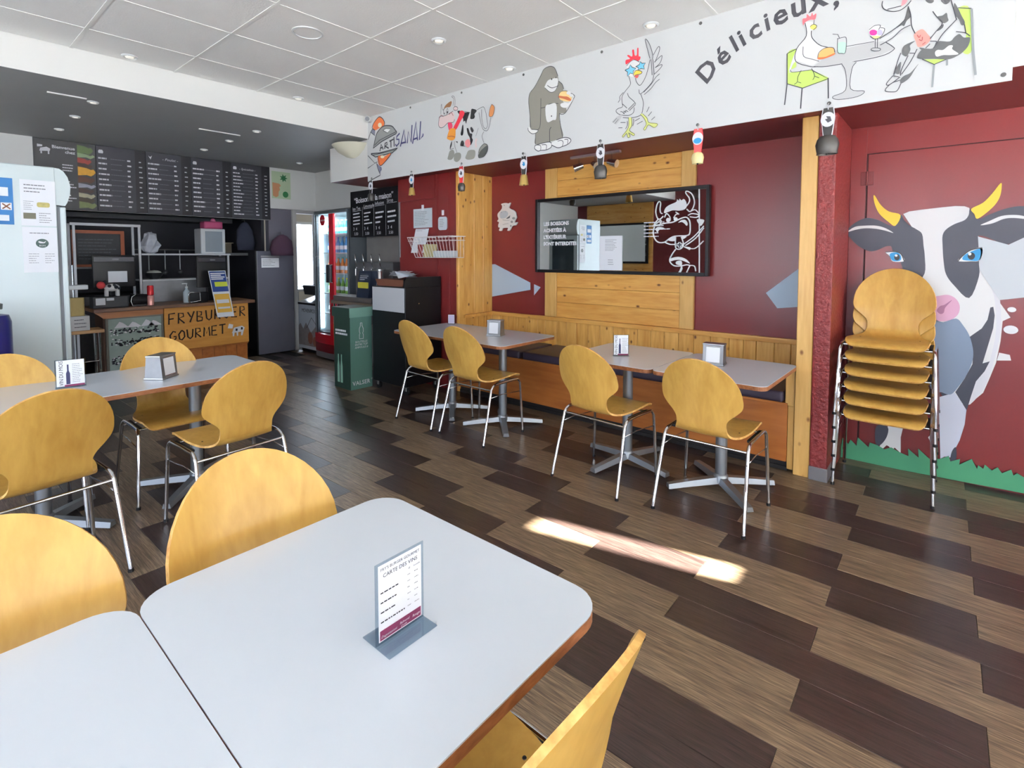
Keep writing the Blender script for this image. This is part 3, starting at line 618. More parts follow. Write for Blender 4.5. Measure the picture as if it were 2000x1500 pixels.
('F','horn',0,[-186,1849,-192,1830,-185,1765,-155,1706,-93,1644,-76,1673,-61,1705,-113,1739,-152,1791]),
('F','white',0,[358,1443,308,1446,275,1427,257,1384,317,1382,335,1417]),
('F','irisblue',0,[335,1431,297,1441,275,1417,279,1387,320,1387]),
('F','black',0,[281,1409,282,1400,286,1393,292,1389,299,1389,305,1393,309,1400,311,1409,310,1418,306,1425,300,1429,293,1429,287,1425,283,1418]),
('F','white',0,[293,1420,294,1416,296,1414,299,1412,302,1412,305,1414,307,1416,308,1420,308,1423,306,1426,303,1428,299,1428,296,1426,294,1423]),
('F','white',0,[-10,1386,-30,1417,-67,1452,-118,1467,-111,1393,-69,1385]),
('F','irisblue',0,[-31,1395,-40,1424,-77,1449,-111,1458,-107,1393,-69,1389]),
('F','black',0,[-88,1417,-86,1408,-82,1400,-75,1395,-68,1395,-61,1400,-56,1408,-54,1417,-55,1427,-60,1435,-66,1439,-74,1439,-81,1435,-86,1427]),
('F','white',0,[-71,1430,-70,1426,-68,1423,-65,1421,-62,1421,-59,1423,-57,1426,-56,1430,-56,1434,-58,1437,-61,1439,-65,1439,-68,1437,-70,1434]),
('L','black',5,[358,1443,308,1446,275,1429,257,1384]),
('L','black',5,[-10,1386,-30,1417,-67,1453,-119,1468]),
('F','nosepink',0,[117,1139,68,1167,26,1173,-9,1150,-27,1111,-25,1066,-6,1033,28,1010,70,1005,113,1015]),
('F','nostril',0,[82,1072,66,1101,45,1111,10,1143,41,1093,47,1061,64,1051]),
('F','bellygrey',0,[112,985,48,999,-13,1028,-48,987,-80,924,-100,832,-96,760,-72,676,-41,608,-5,548,41,554,99,586]),
('f','slate',0,[-168,1107,-181,1112,-189,1060,-185,982,-164,866,-145,763,-177,780,-156,716,-119,648,-100,555,-83,462,-50,519,-25,565,-66,658,-99,752,-100,832,-80,919,-134,977,-158,1032]),
('f','slate',0,[48,552,-5,546,33,523]),
('f','muralleg',0,[-22,560,-50,519,-81,462,-76,370,-56,265,-37,206,-15,145,13,143,33,124,54,519]),
('F','slate',0,[-40,216,-43,134,-16,118,-21,184]),
('f','muralwhite',0,[-208,789,-216,838,-263,830,-270,797]),
('f','muralwhite',0,[311,276,227,295,239,216,236,110,270,140,279,115,301,140,313,145,340,107,359,107,339,162,315,199]),
('F','slate',0,[373,263,311,269,315,199,350,136,376,153]),
('f','muralwhite',0,[98,248,78,286,71,194]),
]),
'mural_grass':(4.254,[
('f','grass',0,[581,1,565,138,530,102,518,137,481,102,476,163,413,107,407,143,363,134,325,116,288,137,245,117,194,101,198,151,141,104,146,164,84,109,33,125,-8,154,-16,121,-62,149,-59,112,-116,163,-142,107,-147,131,-171,115,-176,143,-210,116,-234,142,-254,111,-294,144,-304,111,-319,129,-353,110,-461,67,-463,8,-353,17,574,-10]),
]),
'bench_mural':(4.268,[
('f','paleblue',0,[4054,1317,3882,1325,3383,1137,3383,1062,4056,940]),
('f','paleblue',0,[3335,1123,3248,1094,3335,1005]),
('f','paleblue',0,[747,1435,1094,1136,1012,1024,737,1061]),
]),
}
# ================================================================== the room
def st(name, shape, m, parent=None, **k): return obj(name, shape, m, parent, kind=None if parent else 'structure', **k)
floor = st('floor', P_box((-3.0, -3.2, -.08), (6.3, 10.1, -.004)), 'floor_joint')
PA = math.radians(.802); PW, PL = .15876, .950; U0, VA, VB = 1.9085, .8037, .3238
def proj(p):
    d = Vector(p)-Vector((0, 0, H)); z = d.dot(F_)
    return None if z < .25 else (1000+FPX*d.dot(R_)/z, CY-FPX*d.dot(U_)/z, z)
pl_shape = P_bbox((-PW/2+.0006, -PL/2+.0006, -.005), (PW/2-.0006, PL/2-.0006, 0), .0012, 1)
pms = []
for nm in ('floor_light', 'floor_dark'):
    me = bpy.data.meshes.new('plank'); me.from_pydata(pl_shape[0], [], pl_shape[1]); me.materials.append(M[nm]); pms.append(me)
planks = []
for n in range(-32, 16):
    for k in range(-5, 12):
        u = U0+(n+.5)*PW; v = (VA if n % 2 == 0 else VB)+(k+.5)*PL
        x, y = u*math.cos(PA)-v*math.sin(PA), u*math.sin(PA)+v*math.cos(PA)
        if not (-2.98+PW/2 < x < 4.31 and -2.7 < y < 7.4): continue
        if x > 4.27-PW/2 and y > 3: continue
        light = (k+(0, 1, 1, 0)[n % 4]) % 2 == 0; q = proj((x, y, 0)); area = 0
        if q and -250 < q[0] < 2250 and q[1] < 1800: area = 1/q[2]**3*(2 if q[0] > 560 else 1)
        planks.append((area, x, y, light))
planks.sort(key=lambda t: -t[0])
for area, x, y, light in planks[:300]:
    o = bpy.data.objects.new('plank', pms[0 if light else 1]); link(o, floor); o.location = Vector((x, y, 0))-OFF[floor.name]; o.rotation_euler = (0, 0, PA)
V, Fc, fm = [], [], []
for area, x, y, light in planks[300:]:
    n = len(V); R = Matrix.Rotation(PA, 3, 'Z'); V += [tuple(R @ Vector(p)+Vector((x, y, 0))) for p in pl_shape[0]]; Fc += [tuple(i+n for i in f) for f in pl_shape[1]]; fm += [0 if light else 1]*len(pl_shape[1])
obj('planks_far', (V, Fc), None, floor, mats=['floor_light', 'floor_dark'], fm=fm, kind='stuff')
# ---- walls
wall_right = st('wall_right', P_box((4.27, -3.2, 0), (4.45, 7.5, 3.0)), 'red_wall')
wall_return = st('wall_return', P_box((3.74, 3.945, 0), (4.27, 4.885, 2.285)), 'red_wall')
for y in (4.232, 4.05): st('moulding', P_bbox((3.725, y-.012, 0), (3.745, y+.012, 2.285), .004), 'red_wall', wall_return)
st('moulding', P_bbox((3.722, 4.255, 2.03), (3.745, 4.885, 2.285), .006), 'red_wall', wall_return)
column = st('column', P_bbox((3.70, .572, 0), (4.27, .668, 2.285), .012), 'red_rough')
trim_1 = st('trim_1', P_bbox((3.694, .566, 0), (4.0, .67, .085), .004), mat('grey_skirting', (120, 118, 122), .5))
bs, bf = P_box((3.352, -3.2, 2.285), (4.27, 5.69, 3.0))
beam = obj('beam', (bs, bf), None, kind='structure', mats=['white_paint', 'dark_red'], fm=[1, 0, 0, 0, 0, 0])
bulk = st('bulkhead', P_box((4.16, 5.69, 2.1), (4.27, 7.5, 2.68)), 'white_paint')
XL, YB = -3.0, -3.2
wall_left = st('wall_left', cat(P_box((XL-.15, YB, 0), (XL, 7.5, .5)), P_box((XL-.15, YB, 2.3), (XL, 7.5, 3.0)), P_box((XL-.15, 4.1, .5), (XL, 7.5, 2.3)), P_box((XL-.15, YB, .5), (XL, -2.9, 2.3))), 'dark_red')
# invented slot in back wall above the awning; it shapes the floor's sun patch
wall_back = st('wall_back', cat(P_box((XL, YB-.1, 0), (4.27, YB, .45)), P_box((XL, YB-.1, 2.28), (4.27, YB, 2.36)), P_box((XL, YB-.1, 2.36), (3.22, YB, 3.0)), P_box((3.51, YB-.1, 2.36), (4.27, YB, 3.0)), P_box((XL, YB-.1, .45), (-2.8, YB, 2.28)), P_box((4.0, YB-.1, .45), (4.27, YB, 2.28))), 'white_paint')
st('sun_block_roof', P_box((XL-.2, YB-.1, 3.0), (6.4, 10.3, 3.1)), 'charcoal')  # unseen slab added to stop sun leaking in over the ceilings
def window(name, shape_frame, shape_pane):
    f = st(name, shape_frame, 'white_plastic'); obj('pane', shape_pane, 'pane', f); return f
wn = 0
for i in range(5):
    y0, y1 = -2.9+1.4*i, -1.5+1.4*i; wn += 1; t = .05; a, b_ = XL-.12, XL-.03
    window('window_%d' % wn, cat(P_box((a, y0, .5), (b_, y0+t, 2.3)), P_box((a, y1-t, .5), (b_, y1, 2.3)), P_box((a, y0+t, .5), (b_, y1-t, .5+t)), P_box((a, y0+t, 2.3-t), (b_, y1-t, 2.3))), P_box((XL-.08, y0+t, .5+t), (XL-.07, y1-t, 2.3-t)))
for i in range(5):
    x0, x1 = -2.8+i*1.36, -1.44+i*1.36; wn += 1; t = .05; a, b_ = YB-.09, YB-.01
    window('window_%d' % wn, cat(P_box((x0, a, .45), (x0+t, b_, 2.28)), P_box((x1-t, a, .45), (x1, b_, 2.28)), P_box((x0+t, a, .45), (x1-t, b_, .45+t)), P_box((x0+t, a, 2.28-t), (x1-t, b_, 2.28))), P_box((x0+t, YB-.055, .45+t), (x1-t, YB-.045, 2.28-t)))
# unseen ground: paving whitened to bounce sun in; awning added to shade windows
st('terrace_ground', P_box((-16, -16, -.2), (XL-.15, 16, -.09)), mat('bounce_paving', (236, 236, 236), .8))  # very pale so that sunlight bounces up to the ceiling
st('street_ground', P_box((XL-.15, -16, -.2), (12, YB-.1, -.09)), mat('bounce_paving', (236, 236, 236), .8))
aw = P_prism([(YB-.105, 2.30), (YB-4.4, 2.05), (YB-4.4, 2.065), (YB-.105, 2.315)], -4.5, 7.5, 'yzx')
obj('sunshield', aw, mat('sunshield_cloth', (206, 198, 182), .8), label='unseen beige awning outside the rear windows', cat_='sunshield')  # added out of view to keep direct sun off the back windows
# ---- ceilings
ceil = st('ceiling', P_box((XL, YB, 2.925), (3.352, 4.885, 3.0)), 'ceiling_tile')
xs = [.853+.654*k for k in range(-6, 5)]; ys = [4.405-.645*k for k in range(-1, 13)]
xe = [XL]+[x for x in xs if XL+.05 < x < 3.3]+[3.352]; ye = sorted([YB]+[y for y in ys if YB+.05 < y < 4.85]+[4.885])
for a, b in zip(xe, xe[1:]):
    for c, d in zip(ye, ye[1:]): obj('tile', P_bbox((a+.006, c+.006, 2.9105), (b-.006, d-.006, 2.928), .003, 1), 'ceiling_tile', ceil)
for x in xe[1:-1]: obj('grid_bar', P_box((x-.011, YB, 2.907), (x+.011, 4.885, 2.9115)), 'grid_white', ceil)
for y in ye[1:-1]: obj('grid_bar', P_box((XL, y-.011, 2.9075), (3.352, y+.011, 2.912)), 'grid_white', ceil)
ds, df = P_box((XL, 4.885, 2.68), (4.27, 9.3, 3.0))
obj('ceiling_dropped', (ds, df), None, kind='structure', mats=['white_paint', 'grey_ceiling'], fm=[1, 0, 0, 0, 0, 0])
for (a, b, c) in ((.78, 1.02, 5.35), (1.97, 2.36, 5.75)): obj('slot_diffuser', P_box((a, c, 2.672), (b, c+.02, 2.681)), 'grid_white', bpy.data.objects['ceiling_dropped'])
# ---- far wall, kitchen and back room shells
wall_far = st('wall_far', cat(P_box((XL, 7.5, 0), (.957, 7.6, 2.68)), P_box((.957, 7.53, 1.93), (3.46, 7.6, 2.68)), P_box((3.46, 7.5, 2.1), (4.27, 7.6, 2.68))), 'white_paint')
grey_wall = mat('grey_wall', (112, 110, 122), .55, var=.08, bscale=6)
st('wall_partition', P_box((3.46, 7.56, 0), (3.80, 7.66, 2.1)), grey_wall)
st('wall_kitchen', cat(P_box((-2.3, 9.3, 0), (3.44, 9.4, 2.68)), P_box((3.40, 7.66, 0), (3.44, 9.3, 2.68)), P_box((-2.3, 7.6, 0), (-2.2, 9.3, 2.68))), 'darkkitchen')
st('wall_backroom', cat(P_box((3.44, 10.05, 0), (4.95, 10.15, 2.7)), P_box((5.75, 10.05, 0), (6.3, 10.15, 2.7)), P_box((4.95, 10.05, 0), (5.75, 10.15, .75)), P_box((4.95, 10.05, 2.1), (5.75, 10.15, 2.7)), P_box((6.2, 7.6, 0), (6.3, 10.05, 2.7)), P_box((4.27, 7.5, 0), (6.2, 7.6, 2.7)), P_box((3.44, 7.66, 2.7), (6.2, 10.15, 2.8))), mat('cream_wall', (206, 198, 184), .6))
wn += 1
window('window_%d' % wn, cat(P_box((4.95, 10.07, .75), (5.0, 10.12, 2.1)), P_box((5.7, 10.07, .75), (5.75, 10.12, 2.1)), P_box((5.0, 10.07, .75), (5.7, 10.12, .8)), P_box((5.0, 10.07, 2.05), (5.7, 10.12, 2.1))), P_box((5.0, 10.09, .8), (5.7, 10.1, 2.05)))
door_1 = st('door_1', cat(P_bbox((3.80, 7.52, 0), (3.86, 7.62, 2.1), .004), P_bbox((4.16, 7.52, 0), (4.22, 7.62, 2.1), .004), P_bbox((3.86, 7.52, 2.05), (4.16, 7.62, 2.1), .004)), mat('frame_white', (198, 196, 192), .5))
# ---- pine panelling of the bench alcove, each board its own piece
def boards_y(y0, y1, z0, z1, wd, m, parent, x0, x1, jit=.0):
    y = y0; r = random.Random(3)
    while y < y1-.01:
        e = min(y+wd*r.uniform(.8, 1.25), y1); d = r.uniform(0, .003)
        obj('board', P_bbox((x0-d, y+.0012, z0), (x1, e-.0012, z1), .004, 1), m, parent); y = e
boards_y(.80, 3.94, .44, .775, .118, 'pine', wall_right, 4.248, 4.269)
obj('rail', P_bbox((4.222, .80, .765), (4.27, 3.94, .805), .007), 'pine_h', wall_right)
for y0, y1, m in ((3.03, 3.172, 'pine_pale'), (1.64, 1.76, 'pine_pale')): obj('stile', P_bbox((4.234, y0, .806), (4.269, y1, 2.284), .004, 1), m, wall_right)
zz = .806
for i in range(10):
    z1 = min(zz+.150, 2.284); obj('board', P_bbox((4.245, 1.761, zz+.0008), (4.269, 3.029, z1-.0008), .003, 1), 'pine_h', wall_right); zz = z1
xx = 3.838
for wd in (.145, .14, .146): obj('board', P_bbox((xx+.001, 3.925, .80), (xx+wd-.001, 3.944, 2.284), .004, 1), 'pine', wall_return); xx += wd
obj('stile', P_bbox((3.735, 3.905, 0), (3.836, 3.944, 2.284), .004, 1), 'pine', wall_return)
obj('rail', P_bbox((3.80, 3.885, .765), (4.27, 3.944, .80), .007), 'pine_h', wall_return)
xx = 3.838
for wd in (.11, .105, .11, .106): obj('board', P_bbox((xx+.001, 3.93, .44), (xx+wd-.001, 3.944, .765), .004, 1), 'pine', wall_return); xx += wd
post = obj('post', P_bbox((3.705, .670, 0), (3.80, .762, 2.284), .004, 1), 'pine_pale', kind='structure')
# ---- red flush door with its frame
door_2 = st('door_2', P_bbox((4.264, -.55, .01), (4.2699, .472, 2.10), .0015, 1), 'red_wall')
st('door_gap', cat(P_box((4.2655, .472, .01), (4.2699, .48, 2.106)), P_box((4.2655, -.55, 2.10), (4.2699, .472, 2.106))), mat('gap_dark', (48, 14, 16), .8), door_2)
obj('hinge', cat(P_bbox((4.258, .44, 1.895), (4.266, .512, 1.985), .002, 1), P_cyl((4.256, .476, 1.893), (4.256, .476, 1.987), .006, n=8)), 'dark_red', door_2)
obj('door_lining', P_bbox((4.262, .482, 0), (4.2705, .57, 2.27), .001, 1), 'red_wall', door_2)
for z, r in ((1.0, .02), (1.12, .012)): obj('escutcheon', cat(P_prism(disc(-.262, z-.02, r*1.6, r*1.25), 4.258, 4.264, 'yzx')), 'white_plastic', door_2)
# ---- bench mural and cow mural
obj_b = art('painted_shards', 'bench_mural', wall_right)
mural = thing('cow_mural', 'big painted cow with yellow horns on the red door behind stacked chairs', 'mural', (4.26, -.05, 0))
art('backdrop_shape', 'mural_backdrop', mural, depth=.002)
hd = ('horn', 'irisblue', 'nosepink', 'nostril', 'bellygrey')
art('cow_body', 'mural_cow', mural, drop=hd+('white', 'black'))
def art_part(name, key, parent, idx):
    X0, sh = ART[key]; shp, names, fm = art_shapes([sh[i] for i in idx], X0-.002); return obj(name, shp, None, parent, mats=names, fm=fm)
cs = ART['mural_cow'][1]; hi = [i for i, s in enumerate(cs) if s[1] == 'horn']
for i in hi: art_part('horn', 'mural_cow', mural, [i])
ei = [i for i, s in enumerate(cs) if s[1] in ('irisblue', 'white', 'black')]
art_part('eye', 'mural_cow', mural, ei[:4]+[ei[8]]); art_part('eye', 'mural_cow', mural, ei[4:8]+[ei[9]])
for nm, ks in (('nose', ('nosepink', 'nostril')), ('muzzle', ('bellygrey',))): o = art(nm, 'mural_cow', mural, keep=ks); o.location.x -= .004
art('grass_strip', 'mural_grass', mural, depth=.004)
# ================================================================== lights in the ceilings
def downlight(x, y, z, r, label, grp):
    t = thing('ceiling_light', label, 'lamp', (x, y, z), grp)
    obj('ring', P_lathe([(r, 0), (r, -.006), (r*.82, -.012), (r*.66, -.006), (r*.66, .0)], (x, y, z), 20), 'white_plastic', t, smooth=40)
    obj('bulb', P_lathe([(r*.6, -.003), (r*.5, -.012), (r*.05, -.014)], (x, y, z), 14), 'lamp', t, smooth=True)
for x, y, lb in ((1.17, 4.75, 'round recessed ceiling lamp next to the white soffit, leftmost'), (2.50, 4.785, 'small recessed ceiling lamp next to the soffit, above the menu boards right end'), (2.476, 2.775, 'recessed ceiling lamp in the middle of the tiled ceiling'), (3.20, 1.55, 'recessed ceiling lamp close to the banner above the gorilla and chicken'), (3.20, 2.755, 'recessed ceiling lamp at the banner edge above the gorilla')):
    downlight(x, y, 2.908, .052, lb, 'lamps in the tiled ceiling')
t = thing('ceiling_speaker', 'flat round white speaker grille in a ceiling tile', 'speaker', (1.825, 3.35, 2.908))
obj('rim', P_lathe([(.10, 0), (.10, -.006), (.088, -.008), (.085, 0)], (1.825, 3.35, 2.9095), 28), 'white_plastic', t, smooth=40); obj('grille', P_lathe([(.085, -.004), (.01, -.005)], (1.825, 3.35, 2.9095), 28), 'ceiling_tile', t)
rowl = ('nearest row', 'middle row', 'row beside the menu board')
for i, y in enumerate((5.43, 6.11, 6.84)):
    for j, x in enumerate((1.075, 2.39, 3.57)):
        if j == 2 and i < 2: continue
        downlight(x, y, 2.679, .04, 'small spot lamp in the grey dropped ceiling, %s, %s' % (rowl[i], ('left', 'centre', 'right')[j]), 'spots in the dropped ceiling')
# ================================================================== plywood chair on a chrome frame
def catmull(ts, xs, t):
    for i in range(len(ts)-1):
        if t <= ts[i+1] or i == len(ts)-2:
            g = lambda k: xs[max(0, min(len(xs)-1, k))]; s = (t-ts[i])/(ts[i+1]-ts[i]); s = max(0, min(1, s)); p0, p1, p2, p3 = g(i-1), g(i), g(i+1), g(i+2)
            return .5*(2*p1+(p2-p0)*s+(2*p0-5*p1+4*p2-p3)*s*s+(3*p1-p0-3*p2+p3)*s**3)
PROF = [(.268, .440), (.245, .456), (.19, .463), (.10, .459), (.0, .452), (-.09, .450), (-.145, .462), (-.178, .495), (-.196, .55), (-.213, .62), (-.236, .70), (-.262, .78), (-.285, .845), (-.300, .888)]
HALF = [.165, .190, .200, .203, .198, .178, .150, .134, .134, .176, .213, .199, .138, .012]
SKEY = [i/(len(PROF)-1) for i in range(len(PROF))]
def back_half(z):
    if z >= .675: return max(.003, .214*math.sqrt(max(0, 1-((z-.675)/.2135)**2)))
    return catmull([.49, .53, .552, .575, .60, .625, .65, .675], [.134, .132, .136, .151, .178, .201, .212, .214], z)
def shell_pt(s, c):
    """s along the profile 0..1, c across -1..1"""
    y = catmull(SKEY, [p[0] for p in PROF], s); z = catmull(SKEY, [p[1] for p in PROF], s); hw = catmull(SKEY, HALF, s) if s < SPLIT+.02 else back_half(z)
    if s < SKEY[2]:
        t = s/SKEY[2]; hw = .150+.050*math.sqrt(max(0, 1-(1-t)**2))
    x = hw*c; b = max(0, min(1, (s-.5)/.2)); y += b*.038*(x/.2)**2; z += (1-b)*.010*(x/.2)**2*(1 if s > .15 else s/.15)
    return Vector((x, y, z))
SPLIT = 7/13
def s_of_z(z):
    a, b = SPLIT, 1.
    for _ in range(30):
        m = (a+b)/2
        if catmull(SKEY, [p[1] for p in PROF], m) < z: a = m
        else: b = m
    return (a+b)/2
BACK_ROWS = [SPLIT+(s_of_z(.675)-SPLIT)*i/16 for i in range(16)]+[s_of_z(.675+.213*math.sin(math.radians(t))) for t in (0, 9, 18, 27, 36, 44, 52, 59, 66, 72, 77, 82, 86, 89)]
SEAT_ROWS = [0, .012, .03, .06, .1]+[.1+(SPLIT-.1)*i/16 for i in range(1, 17)]
def shell_nrm(s, c):
    e = 1e-3; du = shell_pt(min(1, s+e), c)-shell_pt(max(0, s-e), c); c2 = max(-.98, min(.98, c)); dv = shell_pt(s, c2+.02)-shell_pt(s, c2-.02); n = dv.cross(du)
    return n.normalized() if n.length > 1e-9 else Vector((0, 1, 0))
def shell_part(name, rows, nc, end0, end1, parent):
    T = .011; nr = len(rows)-1; V, Fc, NR, fm = [], [], [], []
    for side in (0, 1):
        b = len(V)
        for i in range(nr+1):
            s = rows[i]
            for j in range(nc+1):
                c = -1+2*j/nc; n = shell_nrm(s, c); V.append(shell_pt(s, c)+n*(T/2 if side == 0 else -T/2)); NR.append(n if side == 0 else -n)
        for i in range(nr):
            for j in range(nc):
                a = b+i*(nc+1)+j; q = (a, a+1, a+nc+2, a+nc+1); Fc.append(q if side == 0 else q[::-1]); fm.append(0)
    N1 = (nr+1)*(nc+1)
    def rim(idx, out):
        b = len(V); ns = []
        for k in range(len(idx)):
            p = V[idx[min(len(idx)-1, k+1)]]-V[idx[max(0, k-1)]]; th = V[idx[k]]-V[idx[k]+N1]; n = p.cross(th); n = n.normalized() if n.length > 1e-9 else Vector(out)
            ns.append(n)
        flip = sum(n.dot(Vector(out)) for n in ns) < 0
        for k, i in enumerate(idx):
            n = -ns[k] if flip else ns[k]; V.append(V[i]); V.append(V[i+N1]); NR.append(n); NR.append(n)
        for k in range(len(idx)-1):
            a = b+2*k; q = (a, a+1, a+3, a+2); n = (V[q[1]]-V[q[0]]).cross(V[q[2]]-V[q[1]]); Fc.append(q if n.dot(NR[a]) > 0 else q[::-1]); fm.append(1)
    rim([i*(nc+1) for i in range(nr+1)], (-1, 0, 0)); rim([i*(nc+1)+nc for i in range(nr+1)], (1, 0, 0))
    if end0: rim(list(range(nc+1)), (0, 1, -.3))
    if end1: rim([nr*(nc+1)+j for j in range(nc+1)], (0, -.3, 1))
    me = bpy.data.meshes.new(name); me.from_pydata([tuple(v) for v in V], [], Fc); me.materials.append(M['beech']); me.materials.append(M['beech_edge'])
    me.polygons.foreach_set('material_index', fm); me.polygons.foreach_set('use_smooth', [True]*len(Fc)); me.normals_split_custom_set_from_vertices([tuple(n) for n in NR])
    o = bpy.data.objects.new(name, me); link(o, parent); OFF[o.name] = Vector((0, 0, 0)); return o
def make_chair():
    t = thing('plywood_chair', 'chair', 'chair')
    shell_part('seat', SEAT_ROWS, 12, True, False, t); shell_part('backrest', BACK_ROWS, 14, False, True, t)
    r = .0095
    for sx in (-1, 1):
        for nm, f, k in (('front', .225, 1), ('rear', -.232, -1)):
            top = Vector((sx*.226, f-.012*k if k > 0 else -.128, .405))
            p = [Vector((sx*.243, f, .012)), top]
            e = Vector((sx*.222, top.y-.04*k if k > 0 else top.y+.06, .437))
            for a in (.35, .7, 1): p.append(top.lerp(e, a)+Vector((0, 0, .010*math.sin(a*math.pi))))
            lg = obj('leg', P_tube(p, r, 10), 'chrome', t, smooth=50)
            obj('rubber_foot', P_cyl((sx*.243, f, 0), (sx*.2424, f, .016), .0115, .0112, 10), 'rubber', lg)
        obj('side_rail', P_tube([(sx*.222, .173, .437), (sx*.222, .05, .440), (sx*.222, -.068, .437)], r, 10), 'chrome', t, smooth=50)
        obj('side_rod', P_tube([(sx*.229, .219, .335), (sx*.229, .0, .352), (sx*.229, -.155, .345)], .0032, 6), 'chrome', t, smooth=True)
        obj('rail_pad', P_bbox((min(sx*.196, sx*.225), -.05, .428), (max(sx*.196, sx*.225), .165, .444), .004, 1), 'rubber', t)
    obj('cross_bar', P_tube([(-.224, -.128, .402), (.224, -.128, .402)], .007, 8), 'chrome', t, smooth=50)
    obj('cross_bar', P_tube([(-.222, .16, .432), (.222, .16, .432)], .007, 8), 'chrome', t, smooth=50)
    for x in (-.15, .15):
        for y in (.15, -.02): obj('screw', P_lathe([(.005, 0), (.004, .002), (.001, .0025)], (x, y, .4655 if y > .1 else .4615), 8), 'rubber', t)
    return t
chair0 = make_chair(); first = [True]
def chair(x, y, rz, label, grp, z=0):
    o = chair0 if first[0] else copy_tree(chair0); first[0] = False
    o.location = (x, y, z); o.rotation_euler = (0, 0, rz); tag(o, label, 'chair', grp); return o
HP = math.pi/2
g1 = 'chairs along the bench tables'; g2 = 'chairs around the long table on the left'; g3 = 'chairs at the near tables'
# a chair faces its local +y
chair(2.975, 3.42, -HP, 'plywood chair nearest the black cabinet, at the far bench table', g1).rotation_euler.z -= .05
chair(2.975, 2.857, -HP, 'plywood chair at the far bench table, second from the black cabinet', g1)
chair(2.887, 1.677, -HP, 'plywood chair at the bench table with the wine card', g1).rotation_euler.z -= .07
chair(2.922, 1.008, -HP, 'plywood chair at the bench table nearest the wooden post', g1)
chair(1.12, 2.955, 0, 'plywood chair with its back to us at the right end of the left table', g2).rotation_euler.z += .06
chair(.352, 2.985, 0, 'large plywood chair back at the left edge, at the left table', g2).rotation_euler.z += .10
chair(1.05, 3.655, math.pi, 'plywood chair facing us behind the napkin dispenser of the left table', g2)
chair(.335, 3.60, math.pi, 'plywood chair facing us behind the left table in front of the white fridge', g2)
chair(.582, 1.165, math.pi, 'plywood chair tucked behind the near table with the upright wine menu', g3)
chair(.080, 1.185, math.pi, 'plywood chair tucked behind the near table at the lower left corner', g3)
chair(.585, .615, 0, 'plywood chair seen edge-on at the near side of the closest table', g3)
pos = ('lowest chair', 'second chair from the bottom', 'third chair from the bottom', 'fourth chair from the bottom', 'fifth chair from the bottom', 'topmost chair')
for i in range(6): chair(3.93-.003*i, .296, HP, '%s of the stack in front of the cow mural' % pos[i], 'stacked plywood chairs', z=.089*i)
# ================================================================== tables
def table(name, label, x0, y0, x1, y1, peds, rad=.06, grp=None, h=.72, rot=0.0):
    t = thing(name, label, 'table', ((x0+x1)/2, (y0+y1)/2, 0), grp)
    top = obj('table_top', P_prism(rrect(x0, y0, x1, y1, rad, 7), h-.003, h), 'laminate', t)
    obj('top_core', P_prism(rrect(x0, y0, x1, y1, rad, 7), h-.026, h-.003), 'table_edge', top)
    for px, py in peds:
        p = obj('pedestal', cat(P_lathe([(.034, .05), (.034, h-.06)], (px, py, 0), 20)), 'alu', t, smooth=40)
        obj('collar', P_lathe([(.045, .035), (.042, .075), (.034, .085)], (px, py, 0), 20), 'alu', p, smooth=40)
        obj('top_plate', P_box((px-.14, py-.14, h-.036), (px+.14, py+.14, h-.026)), 'black', p)
        for k in range(4):
            a = rot+k*HP; d = Vector((math.cos(a), math.sin(a), 0)); n = Vector((-d.y, d.x, 0)); c = Vector((px, py, 0))
            pr = []
            for s, wd, zt, zb in ((.02, .030, .068, .03), (.20, .027, .050, .018), (.335, .024, .033, .006)):
                pr.append([c+d*s+n*wd+Vector((0, 0, zb)), c+d*s-n*wd+Vector((0, 0, zb)), c+d*s-n*wd*.7+Vector((0, 0, zt)), c+d*s+n*wd*.7+Vector((0, 0, zt))])
            V = [tuple(q) for ring in pr for q in ring]; Fc = [(3, 2, 1, 0), (8, 9, 10, 11)]
            for i in range(2):
                for j in range(4): Fc.append((i*4+j, i*4+(j+1) % 4, i*4+4+(j+1) % 4, i*4+4+j))
            ft = obj('base_foot', (V, Fc), 'alu', p, smooth=35)
            e = c+d*.315; obj('glide', P_cyl(tuple(e), tuple(e+Vector((0, 0, .008))), .014, n=10), 'rubber', p)
    return t
table('cafe_table', 'pale square table in front carrying the upright wine menu stand', .276, .518, .905, 1.256, [(.585, .885)], .075, rot=math.pi/4)
table('cafe_table', 'pale square table at the lower left corner', -.36, .518, .2735, 1.256, [(-.05, .885)], .075, rot=math.pi/4)
table('long_table', 'long pale table on the left with a napkin dispenser and wine card', .08, 3.20, 1.50, 3.885, [(1.146, 3.55), (.43, 3.55)], .07, rot=math.pi/4)
table('long_table', 'long pale table at the far end of the bench beside the black cabinet', 2.965, 2.63, 3.70, 4.02, [(3.245, 3.484), (3.245, 2.866)], .07, rot=.80)
table('cafe_table', 'pale square bench table with the small wine card', 2.95, 1.408, 3.69, 2.09, [(3.205, 1.685)], .05, rot=1.34)
table('cafe_table', 'pale square bench table with a napkin dispenser beside the wooden post', 2.95, .745, 3.69, 1.402, [(3.22, 1.056)], .05, rot=.785)
